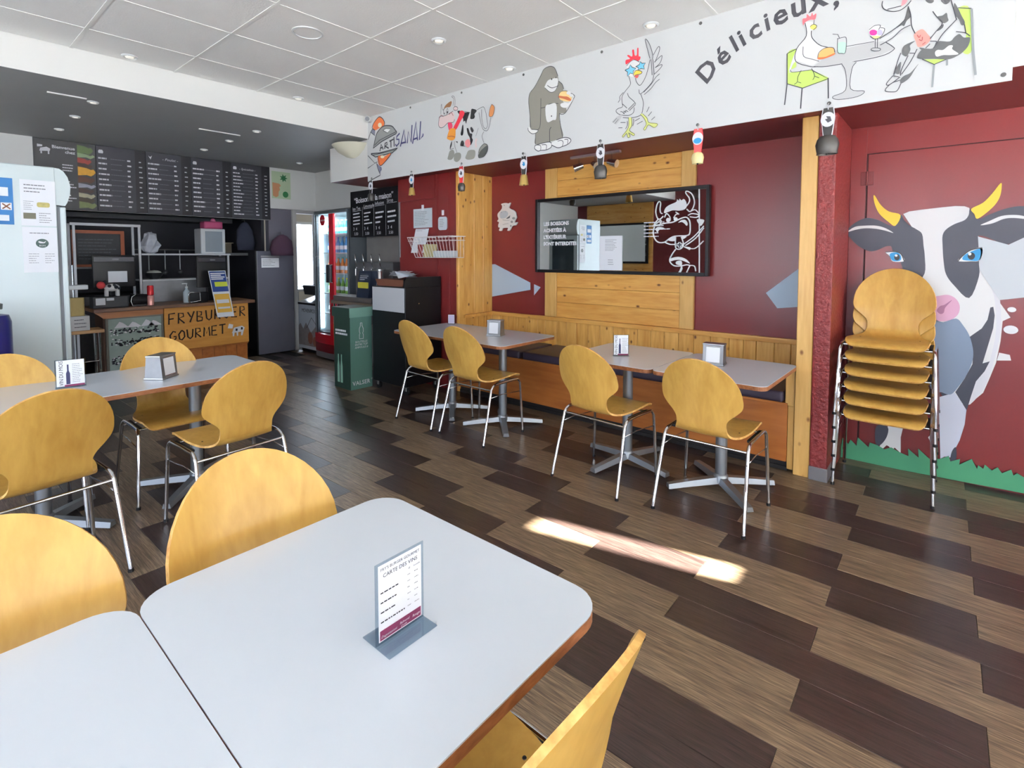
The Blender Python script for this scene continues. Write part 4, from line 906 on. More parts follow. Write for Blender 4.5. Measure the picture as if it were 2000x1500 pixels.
# ================================================================== bench
b = thing('bench', 'built-in wooden bench along the red wall under the panelling', 'bench', (3.98, 2.36, 0))
obj('front_panel', P_bbox((3.72, .805, .066), (3.738, 3.90, .44), .002, 1), 'ply_brown', b)
obj('seat_board', P_bbox((3.715, .805, .44), (4.246, 3.90, .457), .002, 1), 'ply_brown', b)
obj('kick_plate', P_bbox((3.75, .805, 0), (3.77, 3.90, .066), .002, 1), 'kick', b)
obj('kick_board', P_bbox((3.738, .80, .0), (3.75, 3.90, .03), .003, 1), 'kick', b)
obj('end_board', P_bbox((3.722, .766, .02), (4.24, .803, .44), .003, 1), 'pine_pale', b)
obj('end_post', P_bbox((3.722, .766, .44), (3.775, .82, .70), .006), 'pine_pale', b)
for y0, y1, lb in ((3.07, 3.88, 'dark purple bench cushion under the far table, next to the pine return wall'), (1.62, 3.03, 'long dark purple bench cushion in the middle of the bench'), (.83, 1.60, 'dark purple bench cushion next to the wooden post')):
    obj('bench_cushion', P_bbox((3.70, y0, .458), (4.235, y1, .530), .022, 3), 'cushion', None, lb, 'cushion', 'bench cushions', smooth=50)
# ================================================================== things on the tables
def napkin(x, y, rz, label):
    t = thing('napkin_dispenser', label, 'dispenser', (0, 0, 0), 'napkin dispensers')
    prof = [(-.052, 0), (.052, 0), (.052, .012), (.041, .128), (-.041, .128), (-.052, .012)]
    obj('body', P_prism(prof, -.062, .062, 'xzy'), 'brushed', t)
    obj('top_cap', P_bbox((-.043, -.066, .126), (.043, .066, .136), .004), 'steel', t)
    for s in (-1, 1):
        a = s*.0535; obj('napkin_window', ([(a*1.0+s*.0005, -.042, .022), (a+s*.0005, .042, .022), (s*.0433, .042, .116), (s*.0433, -.042, .116)], [(0, 1, 2, 3)]), 'paper', t)
        obj('frame', cat(P_tube([(a, -.045, .018), (a, .045, .018)], .003, 6), P_tube([(s*.0425, -.045, .12), (s*.0425, .045, .12)], .003, 6)), 'chrome', t)
    obj('base', P_bbox((-.057, -.067, 0), (.057, .067, .010), .003), 'steel', t)
    t.location = (x, y, .7205); t.rotation_euler = (0, 0, rz)
napkin(.945, 3.45, math.radians(-52), 'steel napkin dispenser on the left table')
napkin(3.37, 3.06, math.radians(20), 'steel napkin dispenser on the far bench table')
napkin(3.38, 1.165, math.radians(8), 'steel napkin dispenser on the bench table beside the wooden post')
RD = random.Random(11)
# upright acrylic wine menu on the near table: plate from (.545,.735) to (.64,.83)
def card(name, label, p0, p1, z, ht, face, base_w, tilt=0):
    """acrylic stand whose sheet runs from p0 to p1 (floor plan); face = side towards the reader"""
    p0, p1 = Vector((*p0, z)), Vector((*p1, z)); d = (p1-p0); wd = d.length; d.normalize(); n = Vector((d.y, -d.x, 0))*face
    t = thing(name, label, 'menu card', tuple((p0+p1)/2), 'table cards'); up = (Vector((0, 0, 1))-n*tilt).normalized()
    q = lambda a, b, c: tuple(p0+d*a+up*b+n*c)
    def slab(a0, a1, b0, b1, c0, c1):
        V = [q(a, bb, c) for c in (c0, c1) for a, bb in ((a0, b0), (a1, b0), (a1, b1), (a0, b1))]; return V, [(3, 2, 1, 0), (4, 5, 6, 7)]+[(i, (i+1) % 4, 4+(i+1) % 4, 4+i) for i in range(4)]
    obj('holder', slab(0, wd, .003, ht, -.001, .001), 'acrylic', t)
    o = p0; V = [tuple(o+d*a+n*c+Vector((0, 0, zz))) for zz in (.0008, .0028) for a, c in ((0, -base_w), (wd, -base_w), (wd, base_w), (0, base_w))]
    obj('base_plate', (V, [(3, 2, 1, 0), (4, 5, 6, 7)]+[(i, (i+1) % 4, 4+(i+1) % 4, 4+i) for i in range(4)]), 'acrylic', t)
    sh = obj('sheet', slab(.006, wd-.006, .008, ht-.004, .0012, .0018), 'paper', t)
    return t, sh, q, d, up, n, wd
t, sh, q, d, up, n, wd = card('wine_menu', 'acrylic stand with the printed wine list standing on the near table', (.521, .7625), (.630, .7625), .7205, .152, 1, .040)
# orientation of the writing: left edge p0, reading towards p1
def cardtext(parent, name, items, m):
    S = [text_shape(s, sz, q(x, y, .0024), d, up, al) for s, sz, x, y, al in items]; obj(name, cat(*S), m, parent)
cardtext(sh, 'lettering', [("FRY'S BURGER GOURMET", .0078, wd/2, .137, 'CENTER'), ('CARTE DES VINS', .0105, wd/2, .124, 'CENTER'), ('dl', .0055, .074, .114, 'CENTER'), ('bouteille', .0045, .092, .114, 'CENTER')], 'dark_text')
obj('small_print', cat(textlines(q(.010, .034, .0024), d, up, .055, .072, 4, RD, .13), textlines(q(.070, .038, .0024), d, up, .010, .072, 6, RD, .11), textlines(q(.086, .038, .0024), d, up, .014, .072, 6, RD, .11)), 'dark_text', sh, kind='stuff')
obj('plum_band', quad(q(.008, .010, .0021), d, up, wd-.016, .018), mat('plum', (122, 44, 84), .6), sh)
obj('band_print', cat(text_shape('Degustazioni', .0066, q(.010, .014, .0026), d, up, shear=.3), text_shape('Balmoral', .0062, q(.051, .018, .0026), d, up, shear=.3), text_shape('Cuvée', .0055, q(.053, .012, .0026), d, up, shear=.3), text_shape('Rouge', .0072, q(.080, .016, .0026), d, up, shear=.3)), 'white_text', sh)
def winecard(label, p0, p1, ht, face=1, z=.7205):
    global q, d, up, wd
    t, sh, q, d, up, n, wd = card('wine_card', label, p0, p1, z, ht, face, .022)
    obj('month_lettering', text_shape('VIN DU MOIS', ht*.155, q(wd*.26, ht*.08, .0024), up, -d, spacing=.95), 'dark_text', sh)
    x, k = wd*.42, ht
    prof = [(-.05, .12), (.05, .12), (.05, .5), (.02, .6), (.02, .82), (-.02, .82), (-.02, .6), (-.05, .5)]
    V = [q(x+a*wd*1.3, b*k, .0024) for a, b in prof]; obj('bottle_print', (V, [tuple(range(len(V)))]), mat('bottle_blue', (52, 56, 96), .5), sh)
    obj('small_print', textlines(q(wd*.56, ht*.15, .0024), d, up, wd*.38, ht*.7, 11, RD, .25), 'grey_text', sh)
    obj('plum_band', quad(q(wd*.3, ht*.035, .0022), d, up, wd*.65, ht*.07), mat('plum', (122, 44, 84), .6), sh)
winecard('wine of the month card on the left table', (.500, 3.575), (.625, 3.555), .15)
winecard('wine of the month card on the bench table next to the napkin dispenser table', (3.20, 1.80), (3.27, 1.715), .15)
t, sh, q, d, up, n, wd = card('table_card', 'small lilac card standing on the far bench table', (3.60, 3.93), (3.645, 3.87), .7205, .10, 1, .015)
obj('lilac_print', quad(q(.008, .012, .0022), d, up, wd-.016, .08), mat('lilac_print', (190, 186, 214), .6), sh)
# ================================================================== mirror, ornament and track light on the bench wall
t = thing('wall_mirror', 'wide black-framed mirror with an etched cow over the bench', 'mirror', (4.22, 2.39, 1.25))
MY0, MY1, MZ0, MZ1 = 1.508, 3.262, 1.252, 1.985
obj('glass', P_box((4.2145, MY0+.02, MZ0+.02), (4.2225, MY1-.02, MZ1-.02)), 'mirror', t)
obj('frame', cat(P_bbox((4.190, MY0, MZ0), (4.2335, MY0+.028, MZ1), .003, 1), P_bbox((4.190, MY1-.028, MZ0), (4.2335, MY1, MZ1), .003, 1), P_bbox((4.190, MY0+.028, MZ0), (4.2335, MY1-.028, MZ0+.028), .003, 1), P_bbox((4.190, MY0+.028, MZ1-.028), (4.2335, MY1-.028, MZ1), .003, 1)), 'black', t)
art('etched_cow', 'etched_cow', t)
S = [text_shape(s, .048, (4.212, 3.17, 1.72-.066*i), XM, ZP, 'LEFT', 1.0, bold=.0025) for i, s in enumerate(('LES BOISSONS', 'ACHETÉES À', "L'EXTÉRIEUR", 'SONT INTERDITES'))]
for s_ in S: obj('notice_lettering', s_, 'white_text', t)
obj('side_print', textlines((4.212, 2.08, 1.57), XM, ZP, .24, .15, 5, RD, .28), 'white_text', t)
nt_ = thing('paper_notice', 'white sheet of paper taped to the mirror', 'paper', (4.20, 2.43, 1.27))
obj('sheet', P_box((4.2085, 2.285, 1.285), (4.2095, 2.52, 1.60)), 'paper', nt_)
obj('print', cat(textlines((4.208, 2.46, 1.46), XM, ZP, .12, .11, 8, RD, .25), textlines((4.208, 2.43, 1.33), XM, ZP, .06, .06, 3, RD, .25)), 'grey_text', nt_)
cw = thing('cow_ornament', 'white cow figure hung on the red wall left of the mirror', 'ornament', (4.25, 3.62, 1.6))
art('body', 'cow_figure', cw, depth=.012); o = art('markings', 'cow_figure_marks', cw); o.location.x -= .012
tr = thing('track_light', 'grey ceiling track with three steel spotlights above the mirror', 'spotlight', (3.86, 2.36, 2.27))
obj('track', P_bbox((3.835, 2.12, 2.262), (3.875, 2.60, 2.2845), .004), mat('track_grey', (112, 98, 102), .4), tr)
for y, dy, dx in ((2.52, .07, -.05), (2.36, -.06, -.04), (2.20, -.10, .0)):
    a = obj('stem', P_cyl((3.855, y, 2.262), (3.855, y, 2.205), .006, n=8), 'chrome', tr)
    c = Vector((3.855, y, 2.19)); dd = Vector((dx, dy, -.03)).normalized()
    obj('spot_head', cat(P_cyl(tuple(c-dd*.035), tuple(c+dd*.045), .024, .032, 14), P_cyl(tuple(c+dd*.045), tuple(c+dd*.05), .035, n=14)), 'chrome', tr, smooth=40)
# ================================================================== banner with drawings, bells hanging under it
bn = thing('banner', 'long white banner with cartoon animals and the word Délicieux', 'banner', (3.34, 2.35, 2.22))
obj('cloth', P_box((3.3345, -.168, 2.222), (3.339, 4.905, 2.91)), mat('banner_cloth', (206, 207, 206), .55), bn)
for k in ('waiter', 'artisanal_lettering', 'standing_cow', 'gorilla', 'dancing_chicken', 'diner_chicken', 'diner_cow'): art(k+'_print' if 'letter' not in k else k, k, bn)
S = []
for ch, y, z, a, sz in (('D', 1.237, 2.492, 48, .165), ('é', 1.140, 2.578, 40, .165), ('l', 1.062, 2.650, 32, .150), ('i', 1.021, 2.673, 31, .150), ('c', .972, 2.690, 25, .165), ('i', .892, 2.728, 19, .150), ('e', .848, 2.738, 16, .170), ('u', .760, 2.760, 13, .175), ('x', .665, 2.772, 12, .175), (',', .556, 2.769, 10, .16)):
    a = math.radians(a); r = Vector((0, -math.cos(a), math.sin(a))); u = Vector((0, math.sin(a), math.cos(a)))
    S.append(text_shape(ch, sz, (3.3335, y, z), r, u, 'LEFT', 1, .12, bold=.0035))
obj('delicieux_lettering', cat(*S), 'art_ink', bn)
GY = [4.156, 3.441, 2.722, 1.997, 1.284, .558, -.138, 4.83]
for y in GY: obj('grommet', cat(P_cyl((3.3345, y, 2.253), (3.331, y, 2.253), .010, n=12)), mat('grommet_grey', (86, 86, 84), .4), bn)
for y in (4.162, 3.436, 2.718, 1.991, 1.277): obj('grommet', cat(P_cyl((3.3345, y, 2.884), (3.331, y, 2.884), .010, n=12)), mat('grommet_grey', (86, 86, 84), .4), bn)
def bell(y, ln, strap, medal, belm, br, bh, label, kind=0):
    x = 3.318; zt = 2.225; zb = zt-ln
    t = thing('cow_bell', label, 'bell', (x, y, zb-bh), 'cow bells under the banner')
    obj('hook', P_tube([(3.331, y, 2.252), (3.318, y, 2.25), (3.312, y, 2.235), (3.316, y, 2.215)], .003, 6), 'steel', t)
    sp = [(-.022, zt), (.022, zt), (.030, zt-ln*.35), (.024, zt-ln*.7), (.018, zb), (-.018, zb), (-.024, zt-ln*.7), (-.030, zt-ln*.35)]
    sp = [(y+a, b) for a, b in sp]
    s = obj('strap', P_prism(sp, x-.004, x+.004, 'yzx'), strap, t)
    obj('strap_trim', cat(P_tube([(x, y-.024, zt), (x, y-.031, zt-ln*.35), (x, y-.02, zb)], .003, 6), P_tube([(x, y+.024, zt), (x, y+.031, zt-ln*.35), (x, y+.02, zb)], .003, 6)), 'white_text' if kind != 1 else 'art_red', s)
    m_ = obj('medallion', P_prism(disc(y, zt-ln*.42, .034, .040, 20), x-.0075, x-.004, 'yzx'), medal, s)
    obj('medallion_mark', cat(*[P_prism([(y+a_*.8-.004, zt-ln*.42+b2) for a_, b2 in ((-.018, -.010), (.004, -.018), (.022, .002), (.006, .004), (.016, .018), (-.010, .014))], x-.009, x-.0075, 'yzx') for a, b_ in ((0, 0),)]) if kind != 1 else P_prism(disc(y, zt-ln*.42-.014, .026, .018, 14), x-.009, x-.0075, 'yzx'), 'art_ink' if kind == 0 else 'art_irisblue', m_)
    prof = [(br*.15, 0), (br*.62, -.006), (br*.86, -bh*.22), (br*1.0, -bh*.5), (br*.92, -bh*.75), (br*.86, -bh*.93), (br*.9, -bh), (br*.8, -bh), (br*.78, -bh*.85), (br*.1, -bh*.3)] if kind != 2 else [(br*.4, 0), (br*.7, -.006), (br*.82, -bh*.4), (br*.96, -bh*.9), (br*1.04, -bh), (br*.9, -bh), (br*.7, -bh*.5), (br*.1, -bh*.3)]
    V, Fc = P_lathe(prof, (0, 0, 0), 8 if kind == 2 else 18); V = [(x+a*.72, y+b_, zb+.004+c) for a, b_, c in V]
    obj('bell_body', (V, Fc), belm, t, smooth=60); obj('clapper', P_sphere((x, y, zb-bh*.92), .007, 8, 6), 'rubber', t)
brass = mat('brass', (206, 176, 104), .32, .6); iron = mat('iron', (84, 82, 80), .45, .6, var=.2, bscale=40); dk = mat('strap_black', (40, 38, 38), .5); rs = mat('strap_red', (196, 40, 44), .5)
bell(4.825, .135, dk, 'white_text', iron, .044, .085, 'dark cow bell hanging in front of the drinks chalkboard')
bell(4.133, .135, dk, 'white_text', brass, .040, .075, 'brass cow bell hanging above the two paper notices', 2)
bell(3.428, .150, rs, 'white_text', iron, .040, .075, 'dark round cow bell on a red strap in front of the pine return wall')
bell(2.70, .150, dk, 'white_text', brass, .044, .085, 'brass cow bell hanging above the cow ornament', 2)
bell(1.984, .150, dk, 'white_text', iron, .052, .10, 'grey iron cow bell hanging in front of the track light')
bell(1.274, .150, mat('strap_pink', (214, 84, 84), .5), 'white_text', mat('cream_bell', (222, 208, 150), .4), .040, .075, 'cream cow bell on a pink strap right of the mirror', 1)
bell(.558, .150, dk, 'white_text', iron, .058, .105, 'largest weathered cow bell hanging in front of the wooden post')
# ================================================================== red wall left of the alcove: notices, basket, chalkboard
RW = 3.7385
t = thing('paper_notice', 'larger pale printed sheet pinned on the red wall above the wire basket', 'paper', (3.735, 4.47, 1.72))
obj('sheet', P_box((RW-.0025, 4.315, 1.725), (RW-.001, 4.63, 1.935)), mat('paper_blue', (206, 216, 220), .7), t); obj('print', textlines((RW-.003, 4.61, 1.75), XM, ZP, .27, .16, 9, RD, .22), 'grey_text', t)
obj('tape', P_box((RW-.003, 4.45, 1.915), (RW-.0015, 4.49, 1.975)), 'paper', t)
t = thing('paper_notice', 'long narrow sheet hanging into the wire basket', 'paper', (3.72, 4.48, 1.5))
obj('sheet', ([(RW-.004, 4.59, 1.715), (RW-.004, 4.365, 1.715), (RW-.075, 4.365, 1.45), (RW-.075, 4.59, 1.45)], [(0, 1, 2, 3)]), 'paper', t); obj('print', textlines((RW-.012, 4.57, 1.66), XM, ZP, .18, .05, 4, RD, .2), 'grey_text', t)
t = thing('wall_tag', 'small rounded plaque with tape on the red wall moulding', 'plaque', (3.72, 4.145, 1.68))
obj('plaque', P_prism(rrect(4.075, 1.69, 4.215, 1.83, .03), RW-.006, RW-.001, 'yzx'), mat('paper_blue', (206, 216, 220), .7), t); obj('print', textlines((RW-.0065, 4.19, 1.72), XM, ZP, .09, .09, 5, RD, .25), 'grey_text', t)
obj('tape', P_box((RW-.004, 4.125, 1.845), (RW-.0015, 4.16, 1.90)), 'paper', t)
wb = thing('wire_basket', 'white wire basket with papers on the red wall', 'basket', (3.65, 4.15, 1.39)); wr = mat('white_wire', (232, 232, 228), .35)
for z, x0, ya, yb, r in ((1.615, 3.545, 3.80, 4.50, .004), (1.575, 3.55, 3.805, 4.495, .0025), (1.40, 3.60, 3.83, 4.43, .003)): obj('hoop', P_tube([(3.732, ya, z), (x0, ya, z), (x0, yb, z), (3.732, yb, z), (3.732, ya, z)], r, 6), wr, wb)
for i in range(15):
    y = 3.80+.05*i; yb_ = 3.83+.0429*i; obj('wire', P_tube([(3.545, y, 1.615), (3.60, yb_, 1.40), (3.732, yb_, 1.40)], .0022, 5), wr, wb)
for i in range(4):
    x = 3.58+.045*i; obj('wire', P_tube([(x-.01, 3.80, 1.615), (x+.02, 3.83, 1.40), (x+.02, 4.43, 1.40), (x-.01, 4.50, 1.615)], .0022, 5), wr, wb)
for y0, y1, c, lb in ((4.40, 4.435, (150, 62, 58), 'red booklet standing at the left end of the wire basket'), (4.20, 4.34, (190, 180, 130), 'yellow leaflet in the wire basket'), (3.88, 4.18, (200, 206, 208), 'stack of pale papers lying in the wire basket')):
    obj('booklet', P_bbox((3.63, y0, 1.405), (3.70, y1, 1.54 if y0 > 4 else 1.47), .003, 1), mat('booklet_%d' % c[0], c, .6), None, lb, 'booklet', 'papers in the wire basket')
ch = thing('drinks_chalkboard', 'black chalkboard with house drinks next to the red fridge', 'chalkboard', (3.735, 5.38, 1.65))
obj('board', P_bbox((3.728, 4.895, 1.65), (3.739, 5.868, 2.222), .002, 1), 'black', ch)
obj('edge_strip', P_bbox((3.728, 4.87, 1.40), (3.742, 4.894, 2.16), .002, 1), 'brushed', ch)
S = [text_shape('“Boisson de la maison”', .095, (3.7265, 5.38, 2.085), Vector((0, -1, .035)), ZP, 'CENTER', .92, bold=.0015)]
for i, (h_, rows) in enumerate((('Ice Tea', 4), ('Limonade', 4), ('Infusion', 3), ('Sirop', 3))):
    y = 5.82-.238*i; S.append(text_shape(h_, .058, (3.7265, y, 1.985+.02*i), Vector((0, -1, .03)), ZP)); S.append(quad((3.7268, y, 1.972+.02*i), (0, -1, .03), ZP, .19, .004))
    S.append(textlines((3.7267, y-.01, 1.79), (0, -1, .05), ZP, .17, .17, rows, RD, .35)); S.append(text_shape('3  4', .055, (3.7265, y-.01, 1.735), XM, ZP)); S.append(text_shape('3.50', .05, (3.7265, y-.03, 1.675), XM, ZP))
    if i: S.append(quad((3.7268, y+.025, 1.66), XM, ZP, .003, .36))
obj('chalk_writing', cat(*S), 'white_text', ch)
st('wall_recess', P_box((4.0, 4.885, 0), (4.27, 5.93, 2.1)), mat('steel_sheet', (150, 146, 142), .4, .35, var=.12, bscale=8))
# ================================================================== black cabinet with napkin basket
cb = thing('black_cabinet', 'tall black cabinet on castors beside the green bin', 'cabinet', (3.45, 4.44, 0))
obj('body', P_bbox((3.245, 4.165, .09), (3.72, 4.725, 1.10), .004, 1), 'black', cb)
obj('side_panel', P_prism([(3.245, 1.10), (3.72, 1.10), (3.72, 1.20), (3.29, 1.20), (3.262, 1.192), (3.245, 1.165)], 4.165, 4.19, 'xzy'), 'black', cb)
obj('front_panel', P_bbox((3.238, 4.175, .846), (3.246, 4.71, 1.092), .002, 1), mat('panel_grey', (190, 192, 196), .4), cb)
obj('keyhole', P_cyl((3.42, 4.163, .93), (3.42, 4.166, .93), .006, n=8), 'chrome', cb)
for x, y in ((3.29, 4.21), (3.29, 4.68), (3.68, 4.21), (3.68, 4.68)):
    k = obj('castor', P_cyl((x-.012, y, .04), (x+.012, y, .04), .04, n=14), 'rubber', cb); obj('fork', P_bbox((x-.02, y-.015, .04), (x+.02, y+.015, .09), .003, 1), 'steel', k)
nb = thing('napkin_basket', 'woven basket full of white paper napkins on the black cabinet', 'basket', (3.45, 4.5, 1.10))
obj('tray', P_prism([(4.28, 1.102), (4.70, 1.102), (4.74, 1.17), (4.24, 1.17)], 3.30, 3.62, 'yzx'), mat('wicker', (120, 74, 54), .7, bump=.8, bscale=120), nb)
r_ = random.Random(5)
for i in range(7):
    cx, cy = 3.40+.03*i, 4.33+.06*i; a = r_.uniform(0, 3); L_ = .15
    V = [(cx+L_*math.cos(a+k*HP)*r_.uniform(.7, 1.1), cy+L_*math.sin(a+k*HP)*r_.uniform(.7, 1.1), 1.185+r_.uniform(0, .075)) for k in range(4)]+[(cx, cy, 1.20+.004*i)]
    obj('napkin', (V, [(4, k, (k+1) % 4) for k in range(4)]), 'paper', nb)
# ================================================================== green bottle bin
gb = thing('bottle_bin', 'tall green cardboard bottle bin with a bottle emblem', 'bin', (3.15, 4.95, 0))
gdark = mat('bin_dark', (34, 62, 54), .45, var=.15, bscale=5); gmid = mat('bin_green', (92, 134, 122), .45, var=.14, bscale=4)
V, Fc = P_box((3.02, 4.80, 0), (3.285, 5.11, .80)); obj('body', (V, Fc), None, gb, mats=['gd', 'gm'] if 0 else [gdark, gmid], fm=[0, 0, 1, 0, 0, 0])
V, Fc = P_box((3.005, 4.785, .77), (3.30, 5.125, .87)); obj('lid', (V, Fc), None, gb, mats=[gdark, mat('bin_lid', (118, 160, 146), .45)], fm=[0, 0, 1, 0, 0, 0])
XR = Vector((1, 0, 0)); fy = 4.7985
prof = [(-.010, .17), (.010, .17), (.010, .14), (.024, .11), (.024, .075), (.016, .06), (.024, .045), (.024, 0), (-.024, 0), (-.024, .045), (-.016, .06), (-.024, .075), (-.024, .11), (-.010, .14)]
V, Fc = [], []
for i in range(len(prof)-1):
    pass
Lf, Rt = ribbon([(3.155+a, .535+b) for a, b in prof+[prof[0]]], .006); m_ = len(Lf); V = [(a, fy, b) for a, b in Lf]+[(a, fy, b) for a, b in Rt]; Fc = [(j, j+1, m_+j+1, m_+j) for j in range(m_-1)]
obj('bottle_emblem', (V, Fc), 'white_text', gb)
obj('bin_lettering', cat(text_shape('BOUTEILLE', .030, (3.155, fy, .495), XR, ZP, 'CENTER'), text_shape('ENTRE TOP', .030, (3.155, fy, .465), XR, ZP, 'CENTER'), text_shape('AMPOULE #', .030, (3.155, fy, .435), XR, ZP, 'CENTER'), ), 'white_text', gb); obj('brand_lettering', text_shape('VALSER', .062, (3.148, fy, .045), XR, ZP, 'CENTER', 1.05, bold=.001), 'white_text', gb); obj('registered_mark', text_shape('®', .03, (3.268, fy, .075), XR, ZP), 'white_text', gb)
obj('side_lettering', cat(textlines((3.0185, 5.08, .57), XM, ZP, .24, .07, 2, RD, .6)), 'white_text', gb)
for y in (4.97, 5.03):
    V = [(3.0185, y+a*1.3, .06+b*1.6) for a, b in [(-.016, 0), (.016, 0), (.016, .11), (.007, .15), (.007, .19), (-.007, .19), (-.007, .15), (-.016, .11)]]; obj('bottle_print', (V, [tuple(range(8))]), mat('bottle_print', (150, 196, 176), .5), gb)
# ================================================================== drinks dispenser corner
dp = thing('drink_dispenser', 'steel drink dispenser with four tap levers under the chalkboard', 'dispenser', (3.75, 5.42, 0))
obj('stand_top', P_bbox((3.45, 5.0, .83), (3.99, 5.90, .87), .004, 1), 'steel', dp)
for x, y in ((3.48, 5.03), (3.48, 5.45), (3.48, 5.87), (3.95, 5.03), (3.95, 5.87)): obj('leg', P_cyl((x, y, 0), (x, y, .83), .014, n=10), 'chrome', dp)
obj('shelf', P_bbox((3.47, 5.02, .62), (3.96, 5.88, .64), .003, 1), 'steel', dp)
obj('drip_tray', P_bbox((3.46, 5.05, .871), (3.72, 5.86, .93), .008), 'brushed', dp)
obj('tower', P_bbox((3.78, 5.08, .871), (3.97, 5.86, 1.34), .01), 'brushed', dp)
for i in range(4):
    y = 5.22+.17*i; tp = obj('tap', cat(P_cyl((3.78, y, 1.26), (3.70, y, 1.25), .012, n=10), P_cyl((3.70, y, 1.255), (3.70, y, 1.17), .010, .008, 10)), 'chrome', dp, smooth=40); obj('lever', P_tube([(3.715, y, 1.26), (3.70, y, 1.36), (3.69, y, 1.44)], .008, 8), 'chrome', tp, smooth=True)
t = thing('glass_jar', 'tall steel container beside the taps next to the black cabinet', 'container', (3.66, 5.12, .93)); obj('jar', P_lathe([(.035, 0), (.035, .30), (.03, .31)], (3.62, 5.02+.09, .931), 16), 'chrome', t, smooth=40); obj('lid', P_lathe([(.038, .31), (.038, .33), (.01, .34)], (3.62, 5.11, .931), 16), 'steel', t, smooth=40)
bx = thing('leaflet_box', 'dark blue leaflet box with a yellow label by the drink taps', 'box', (3.52, 5.25, .93))
obj('box', P_prism([(3.47, .931), (3.57, .931), (3.60, 1.24), (3.52, 1.24)], 5.13, 5.37, 'xzy'), mat('box_blue', (36, 46, 66), .5), bx); obj('label', P_bbox((3.478, 5.15, 1.04), (3.492, 5.35, 1.11), .003, 1), mat('label_yellow', (206, 196, 66), .5), bx)
obj('box_print', textlines((3.4995, 5.34, 1.13), XM, (.2, 0, 1), .17, .085, 4, RD, .3), 'white_text', bx)
# ================================================================== tall red drinks fridge with glass door
fr = thing('drinks_fridge', 'tall red glass-door drinks fridge with a lit strip and round logo', 'fridge', (4.0, 6.42, 0)); cokered = mat('fridge_red', (186, 20, 34), .25, coat=.5)
shell_m = mat('fridge_grey', (86, 92, 96), .4)
FY0, FY1, FX = 5.98, 6.84, 3.78
obj('cabinet', cat(P_box((FX, FY0, .02), (4.255, FY0+.035, 2.03)), P_box((FX, FY1-.035, .02), (4.255, FY1, 2.03)), P_box((4.235, FY0+.035, .02), (4.255, FY1-.035, 2.03)), P_box((FX, FY0+.035, 1.985), (4.235, FY1-.035, 2.03)), P_box((FX+.02, FY0+.035, .10), (4.235, FY1-.035, .36))), shell_m, fr)
obj('liner', cat(P_box((FX+.03, FY0+.036, .361), (4.234, FY0+.041, 1.984)), P_box((FX+.03, FY1-.041, .361), (4.234, FY1-.036, 1.984)), P_box((4.227, FY0+.041, .361), (4.234, FY1-.041, 1.984))), mat('liner', (206, 228, 232), .5), fr)
for z in (.62, .90, 1.18, 1.46, 1.72): obj('shelf', P_box((FX+.06, FY0+.042, z-.012), (4.226, FY1-.042, z)), 'white_plastic', fr)
obj('led_strip', cat(*[P_cyl((FX+.05, FY1-.043, .42+.032*i), (FX+.05, FY1-.053, .42+.032*i), .012, n=8) for i in range(47)]), 'led', fr)
obj('led_bar', P_box((FX+.066, FY1-.052, .40), (FX+.090, FY1-.042, 1.93)), 'led', fr)
obj('led_bar', P_box((FX+.04, FY0+.042, .40), (FX+.052, FY0+.05, 1.93)), 'led', fr)
fl = bpy.data.lights.new('fridge_lamp', 'AREA'); fl.shape = 'RECTANGLE'; fl.size = .05; fl.size_y = .6; fl.energy = 14; fl.color = (.85, .95, 1); flo = bpy.data.objects.new('fridge_lamp', fl); link(flo); flo.location = (FX+.10, 6.41, 1.975)
dr = obj('door', cat(P_bbox((3.755, FY0, .35), (3.775, FY0+.03, 2.03), .006, 1), P_bbox((3.755, FY1-.022, .35), (3.775, FY1, 2.03), .006, 1), P_bbox((3.755, FY0+.03, 1.985), (3.775, FY1-.022, 2.03), .006, 1)), shell_m, fr)
obj('pane', P_box((3.762, FY0+.03, .36), (3.767, FY1-.022, 1.985)), 'pane', dr)
obj('red_bar', P_bbox((3.725, 6.285, .335), (3.760, 6.40, 1.98), .012), cokered, dr)
obj('handle', P_bbox((3.66, 6.30, 1.06), (3.712, 6.37, 1.30), .012), 'charcoal', dr); obj('grip', P_tube([(3.70, 6.28, 1.06), (3.665, 6.27, 1.07), (3.665, 6.27, 1.29), (3.70, 6.28, 1.30)], .006, 8), 'chrome', dr)
lg = obj('logo_disc', P_prism(disc(6.60, 1.90, .065, .075, 24), 3.752, 3.757, 'yzx'), cokered, dr); obj('logo_script', text_shape('Coca-Cola', .030, (3.7515, 6.60, 1.89), XM, ZP, 'CENTER', .95, .3), 'white_text', lg)
pf = [(3.775, FY0+.0), (3.74, FY0+.02), (3.715, 6.15), (3.705, 6.41), (3.715, 6.67), (3.74, FY1-.02), (3.775, FY1)]
obj('base_red', P_prism(pf, .22, .345), cokered, fr, smooth=30); obj('base_dark', P_prism([(x+.006, y) for x, y in pf], .10, .22), mat('base_maroon', (104, 18, 26), .3), fr, smooth=30); obj('plinth', P_prism([(x+.01, y) for x, y in pf], .02, .10), mat('plinth_grey', (108, 108, 112), .4), fr, smooth=30)
def bottle(x, y, z, body, cap, label, h=.21, r=.03):
    t = thing('drink_bottle', label, 'bottle', (x, y, z), 'bottles in the drinks fridge')
    obj('bottle', P_lathe([(r, 0), (r, h*.55), (r*.4, h*.8), (r*.4, h*.93)], (x, y, z), 10), body, t, smooth=50); obj('cap', P_lathe([(r*.46, h*.93), (r*.46, h)], (x, y, z), 10), cap, t); obj('label', P_lathe([(r*1.03, h*.2), (r*1.03, h*.45)], (x, y, z), 10), 'paper', t)
bm_ = lambda n, c: mat('drink_'+n, c, .15)
